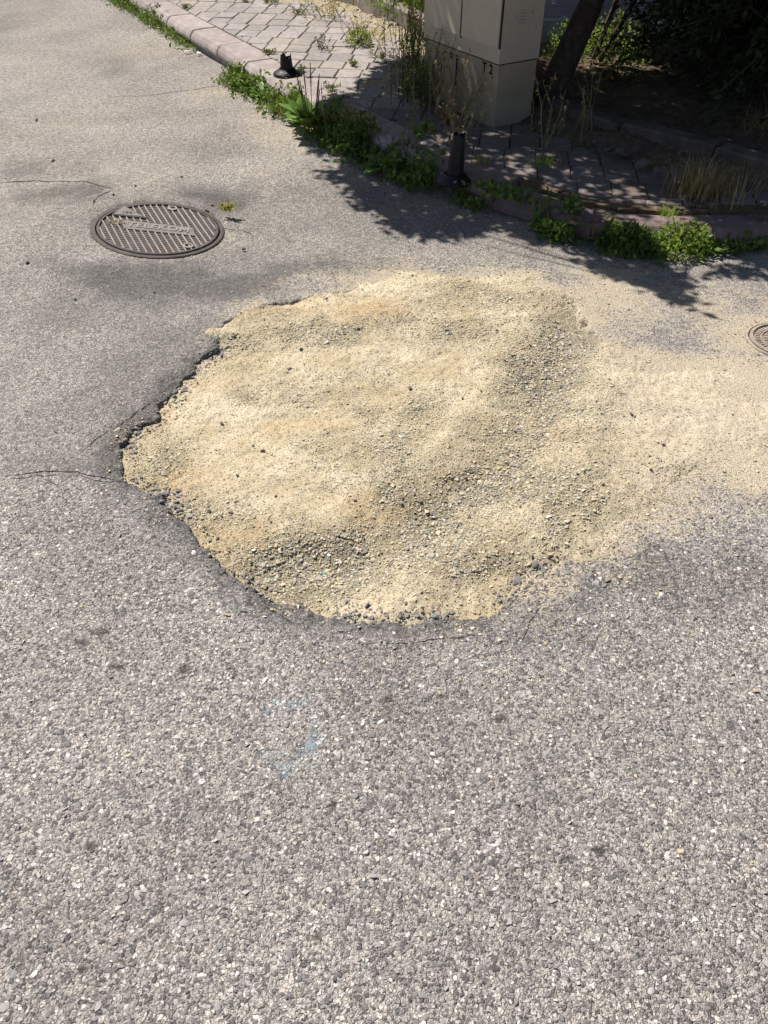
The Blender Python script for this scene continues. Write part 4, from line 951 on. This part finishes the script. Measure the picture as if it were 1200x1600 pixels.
plant('creeping_weed', P3(383, 3), 'mat', 60, .02, .06, 'dark little weed in a paver joint at the top edge', 48, 'weed')
plant('creeping_weed', P3(418, 5), 'mat', 50, .03, .05, 'dark small weed beside the olive patch', 49, 'weed')
plant('creeping_weed', P3(290, 13), 'mat', 45, .01, .05, 'dry flat weed in the joint behind the far kerb stones', 50, 'grey_leaf')
plant('creeping_weed', P3(352, 330, 0), 'mat', 90, .03, .06, 'yellowish weed at the right rim of the large manhole cover', 51, 'yellow', 'straw')
plant('climbing_weed', (.20, 5.62, ZP), 'stalks', 26, .62, .12, 'tall leafy weeds with yellow flowers against the left side of the cabinet', 52, 'yellow')
plant('climbing_weed', (.15, 5.5, ZP), 'stalks', 14, .45, .12, 'thin bright weeds at the left foot of the cabinet', 53, 'bright')
plant('climbing_weed', (.19, 6.1, ZP), 'stalks', 20, .50, .16, 'backlit tall weeds standing behind the left edge of the cabinet', 54, 'yellow')
plant('cabinet_weed', tuple(CN+E1*.56+fn*.10)+(ZP,), 'stalks', 30, .42, .20, 'dark leafy weeds growing up the shaded cabinet front', 55, 'weed')
plant('cabinet_weed', tuple(CN+E1*.68+fn*.06)+(ZP,), 'bush', 500, .22, .12, 'dark bushy weed at the left corner of the cabinet front', 56, 'weed')
plant('dry_stalks', tuple(CN+E1*.30+fn*.10)+(ZP,), 'stalks', 26, .40, .22, 'tangle of dry brown stalks before the cabinet plinth', 57, 'straw', 'straw')
plant('dry_stalks', tuple(CN+E1*.12+fn*.12)+(ZP,), 'stalks', 9, .34, .14, 'few thin pale stalks rising below the stencilled T 2', 58, 'straw', 'straw')
plant('red_weed', P3(700, 195), 'mat', 70, .06, .07, 'reddish dry leaves behind the leaning bollard', 59, 'red')
plant('weed_tuft', P3(665, 205), 'bush', 110, .05, .05, 'small green tuft on the shaded pavers left of the leaning bollard', 60, 'bright')
plant('weed_tuft', P3(658, 218), 'mat', 90, .05, .07, 'leafy weed on the shaded pavers above the kerb weeds', 61, 'weed')
plant('weed_tuft', P3(850, 258), 'tuft', 90, .07, .16, 'yellow-green grass tuft in a sun fleck on the shaded pavers', 62, 'bright')
plant('weed_tuft', P3(750, 258), 'tuft', 50, .06, .12, 'small sunlit grass tuft right of the leaning bollard', 63, 'bright')
plant('weed_tuft', P3(1042, 338), 'tuft', 60, .06, .10, 'little green tuft by a sun patch near the corner kerb', 64, 'bright')
plant('weed_tuft', P3(895, 328), 'bush', 110, .06, .05, 'small green weed in the shade behind the tilted kerb', 65, 'weed')
plant('corner_bush', P3(1062, 393, 0.0), 'bush', 900, .13, .12, 'bright green leafy weed clump at the kerb corner in full sun', 66, 'bright')
plant('dry_grass_tuft', P3(1085, 302), 'tuft', 320, .20, .24, 'large straw-coloured dry grass tuft before the dark hedge', 67, 'straw')
plant('dry_grass_tuft', P3(1130, 305), 'tuft', 110, .18, .30, 'thinner dry grass right of the large dry tuft', 68, 'straw')
plant('dry_grass_tuft', P3(1180, 215), 'tuft', 120, .22, .20, 'pale dry plant in the shade at the right edge', 69, 'straw')
plant('wall_weed', P3(845, 230), 'stalks', 8, .36, .16, 'sparse thin stalks right of the cabinet foot', 70, 'straw', 'straw')
plant('wall_weed', P3(905, 215), 'stalks', 9, .40, .18, 'thin dry stalks before the shaded low wall', 71, 'grey_leaf', 'straw')
plant('ivy', (1.24, 6.05, .18), 'bush', 420, .24, .16, 'sunlit ivy between the cabinet and the leaning trunk', 72, 'bright')
plant('ivy', (1.56, 6.10, .16), 'bush', 900, .30, .24, 'sunlit ivy clump right of the leaning tree trunk', 73, 'bright')
plant('ivy', (1.50, 5.65, .14), 'bush', 500, .20, .20, 'pale-leaved ivy low down right of the leaning tree trunk', 74, 'weed')

# ------------------------------------------------------------------ the leaning tree, its crown and the hedge
SHADE = [at(*p) for p in [(615, 125), (560, 180), (468, 238), (520, 250), (505, 275), (530, 290), (520, 312), (590, 330), (600, 355), (690, 385), (745, 372), (770, 355), (800, 372), (860, 392), (905, 412), (985, 450), (1050, 478), (1105, 498), (1075, 462), (1115, 455), (1060, 430), (1100, 415), (1150, 445), (1220, 440)]]
SHADE += [(4.5, 3.0), (5.5, 9.5), (1.9, 9.5), (1.25, 8.6), (.75, 6.9), (.45, 6.3)]
LIT = [(at(1060, 380)[0]-.02, at(1060, 380)[1]+.02, .20), (1.24+.2*COT*SH.x, 6.05+.3*COT*SH.y, .24), (1.56+.25*COT*SH.x, 6.1+.30*COT*SH.y, .30), (at(850, 255, ZP)[0]+.05, at(850, 255, ZP)[1]-.05, .05), (at(1040, 325, ZP)[0]+.05, at(1040, 325, ZP)[1]-.05, .06),
       (.72, 4.66, .05), (.78, 4.74, .06), (.60, 5.0, .06), (.50, 5.12, .05), (.70, 4.85, .05), (at(1135, 405)[0], at(1135, 405)[1], .08)]
base = Vector((1.02, 5.28, ZP+.02)); tree = empty('tree', base, 'leaning tree with a dark bare trunk behind the cabinet', 'tree')
TP = [base+Vector((-.02, -.02, -.05)), base+Vector((.05, .05, .15)), base+Vector((.19, .16, .45)), base+Vector((.36, .28, .85)), base+Vector((.44, .40, 1.35)), base+Vector((.40, .55, 1.95)), base+Vector((.30, .75, 2.6))]
m = MB(); m.tube(TP, [.10, .085, .072, .068, .064, .058, .05], 14); m.build('trunk', M['bark'], tree, True)
r = np.random.default_rng(99)
def ground_pt(p): return (p[0]+p[2]*COT*SH.x, p[1]+p[2]*COT*SH.y)
# leaf clumps: those whose shade would reach the sunny part of the road do not exist on this tree
NC = 15000; gx = r.uniform(-.7, 5.3, NC); gy = r.uniform(2.8, 9.4, NC); zz = r.uniform(1.95, 3.3, NC)
sd_ = sdist(gx+(fbm(gx, gy, 5, 3, 95)-.5)*.10, gy+(fbm(gx, gy, 5, 3, 96)-.5)*.10, SHADE); keep = sd_ < -.04; zz = np.where(sd_ > -.4, 1.95+(zz-1.95)*.4, zz)
for (lx, ly, lr) in LIT: keep &= np.hypot(gx-lx, gy-ly) > lr+.03
dapple = (gx > .25) & (gx < 1.35) & (gy > 3.6) & (gy < 4.75)

keep &= ~((sd_ > -.35) & (r.random(NC) < .15))
gx, gy, zz = gx[keep], gy[keep], zz[keep]; cc = np.column_stack([gx-zz*COT*SH.x, gy-zz*COT*SH.y, zz]); nc = len(cc); print('clumps', nc)
per = 26; cr = np.where(sdist(gx, gy, SHADE) > -.25, .055, .12)
C = np.repeat(cc, per, 0)+r.normal(size=(nc*per, 3))*np.repeat(cr, per)[:, None]*.62
# sun flecks: small gaps between the leaves
fl = []
for k in range(165):
    px = r.uniform(640, 1010); py = 200+(px-640)*.30+r.normal()*28
    q = at(px, py, ZP); fl.append((q[0]+ZP*COT*SH.x, q[1]+ZP*COT*SH.y, r.uniform(.0, .022)))
for k in range(16): q = at(r.uniform(640, 720), r.uniform(140, 260), ZP); fl.append((q[0]+.08, q[1]-.08, r.uniform(.0, .02)))
lgx = C[:, 0]+C[:, 2]*COT*SH.x; lgy = C[:, 1]+C[:, 2]*COT*SH.y; lk = np.ones(len(C), bool)
for (fx_, fy_, fr) in fl: lk &= np.hypot(lgx-fx_, lgy-fy_) > fr+.020
C = C[lk]
Ln = r.uniform(.04, .08, len(C)); m = MB(); m.leaves(C, rnd_dirs(r, len(C), -.2), rnd_dirs(r, len(C), .6), Ln, Ln*.62, r.random(len(C)), True)
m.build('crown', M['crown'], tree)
# limbs and twigs to the clumps
top = TP[-1]; m = MB(); heads = cc[r.choice(nc, 34, False)]
for hd in heads:
    st = TP[random.choice([4, 5, 6])]; e_ = Vector(hd); md = st.lerp(e_, .5)+Vector((0, 0, .25)); m.tube([st, st.lerp(md, .6)+Vector((0, 0, .08)), md, e_], [.030, .022, .015, .005], 6, .5, False)
m.build('limb', M['bark'], tree)
m = MB()
for hd in cc[r.choice(nc, 500, False)]:
    k = np.argmin(np.linalg.norm(heads-hd, axis=1)); a_ = Vector(heads[k]); b_ = Vector(hd)
    if (a_-b_).length < 1.4: m.tube([a_, a_.lerp(b_, .5)+Vector((0, 0, .05)), b_], [.006, .004, .002], 4, .5, False)
m.build('twig', M['bark'], tree)
for k, (q0, q1) in enumerate([((1.42, 6.0, .2), (1.75, 6.3, 1.4)), ((1.45, 5.95, .2), (1.98, 6.2, 1.3))]):
    m = MB(); a_, b_ = Vector(q0), Vector(q1); m.tube([a_, a_.lerp(b_, .5)+Vector((.03, 0, 0)), b_], [.02, .017, .013], 7); o = m.build('branch', M['bark']); tag(o, ['thin dark sapling stem just right of the leaning trunk', 'second dark sapling stem leaning further right'][k], 'sapling')
# hedge: dense dark evergreen right of the tree
def hedge(loc, rx, ry, h, n, label, seed):
    e = empty('evergreen_shrub', loc, label, 'shrub'); r = np.random.default_rng(seed); loc = np.array(loc)
    ns = 240; m = MB(); Cs = []; Ds = []
    for k in range(ns):                                       # drooping sprays
        a = r.random()*6.28; q = r.random()**.5; z0 = h*(.12+.88*r.random()); s_ = math.sqrt(max(0.08, 1-((z0/h-.35)/.75)**2))
        p0 = loc+np.array((math.cos(a)*rx*q*s_*.8, math.sin(a)*ry*q*s_*.8, z0)); d = np.array((math.cos(a), math.sin(a), -.5+.5*r.random())); L_ = .25+.25*r.random()
        nn = n//ns; t = r.random(nn)[:, None]; C = p0+d*L_*t+np.array((0, 0, -1.0))*t**2*.12+r.normal(size=(nn, 3))*.045
        C[:, 2] = np.maximum(C[:, 2], ZP+.1+.1*r.random(nn)); Cs.append(C); Ds.append(np.repeat(d[None], nn, 0)+r.normal(size=(nn, 3))*.7)
        m.tube([loc+np.array((0, 0, z0*.4)), p0, p0+d*L_], [.012, .008, .003], 4, r.random(), False)
    m.build('branches', M['bark'], e); C = np.concatenate(Cs); D = np.concatenate(Ds); Ln = r.uniform(.03, .075, len(C)); m = MB()
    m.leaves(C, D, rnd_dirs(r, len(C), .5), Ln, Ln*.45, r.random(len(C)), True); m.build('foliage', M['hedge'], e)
hedge((2.42, 5.9, ZP), .62, .6, 2.2, 21000, 'dense dark evergreen shrub right of the ivy', 201)
hedge((2.55, 5.1, ZP), .75, .6, 2.3, 26000, 'black-green drooping shrub at the right behind the dry grass', 202)
hedge((3.3, 5.5, ZP), .8, .8, 2.4, 24000, 'dark shrub filling the upper right corner', 203)
hedge((3.15, 7.2, ZP), .7, .7, 2.2, 18000, 'deep shaded shrub standing behind the others at the top right', 204)

# ------------------------------------------------------------------ litter
def crumple(name, loc, s_, mat, label, seed, flat=.5):
    rr = np.random.default_rng(seed); m = MB()
    v, f, q = stones(np.array([[0, 0, s_*.2]]), np.array([s_]), np.array([.8]), (flat, flat+.1), rr); m.add(v, f, q); o = m.build(name, M[mat]); o.location = loc; return tag(o, label, 'litter')
p = at(230, 12); crumple('plastic_bag', (p[0], p[1], .05), .26, 'bag', 'crumpled pale blue plastic bag by the kerb at the top edge', 401)
for k, (px, py, lb) in enumerate([(277, 62, 'white paper scrap at the foot of the far kerb'), (294, 83, 'tiny white scrap near the far kerb weeds'), (312, 86, 'tiny white scrap right of the far kerb weeds'), (378, 57, 'tiny white scrap lying on the kerb top left of the bollard stub'), (1072, 392, 'white paper scrap beneath the bright kerb clump')]):
    p = at(px, py, ZP if k == 3 else 0); crumple('paper_scrap', (p[0], p[1], ZP+.002 if k == 3 else .004), .05 if k != 3 else .035, 'scrap', lb, 410+k, .2)
print('objects', len(bpy.data.objects))
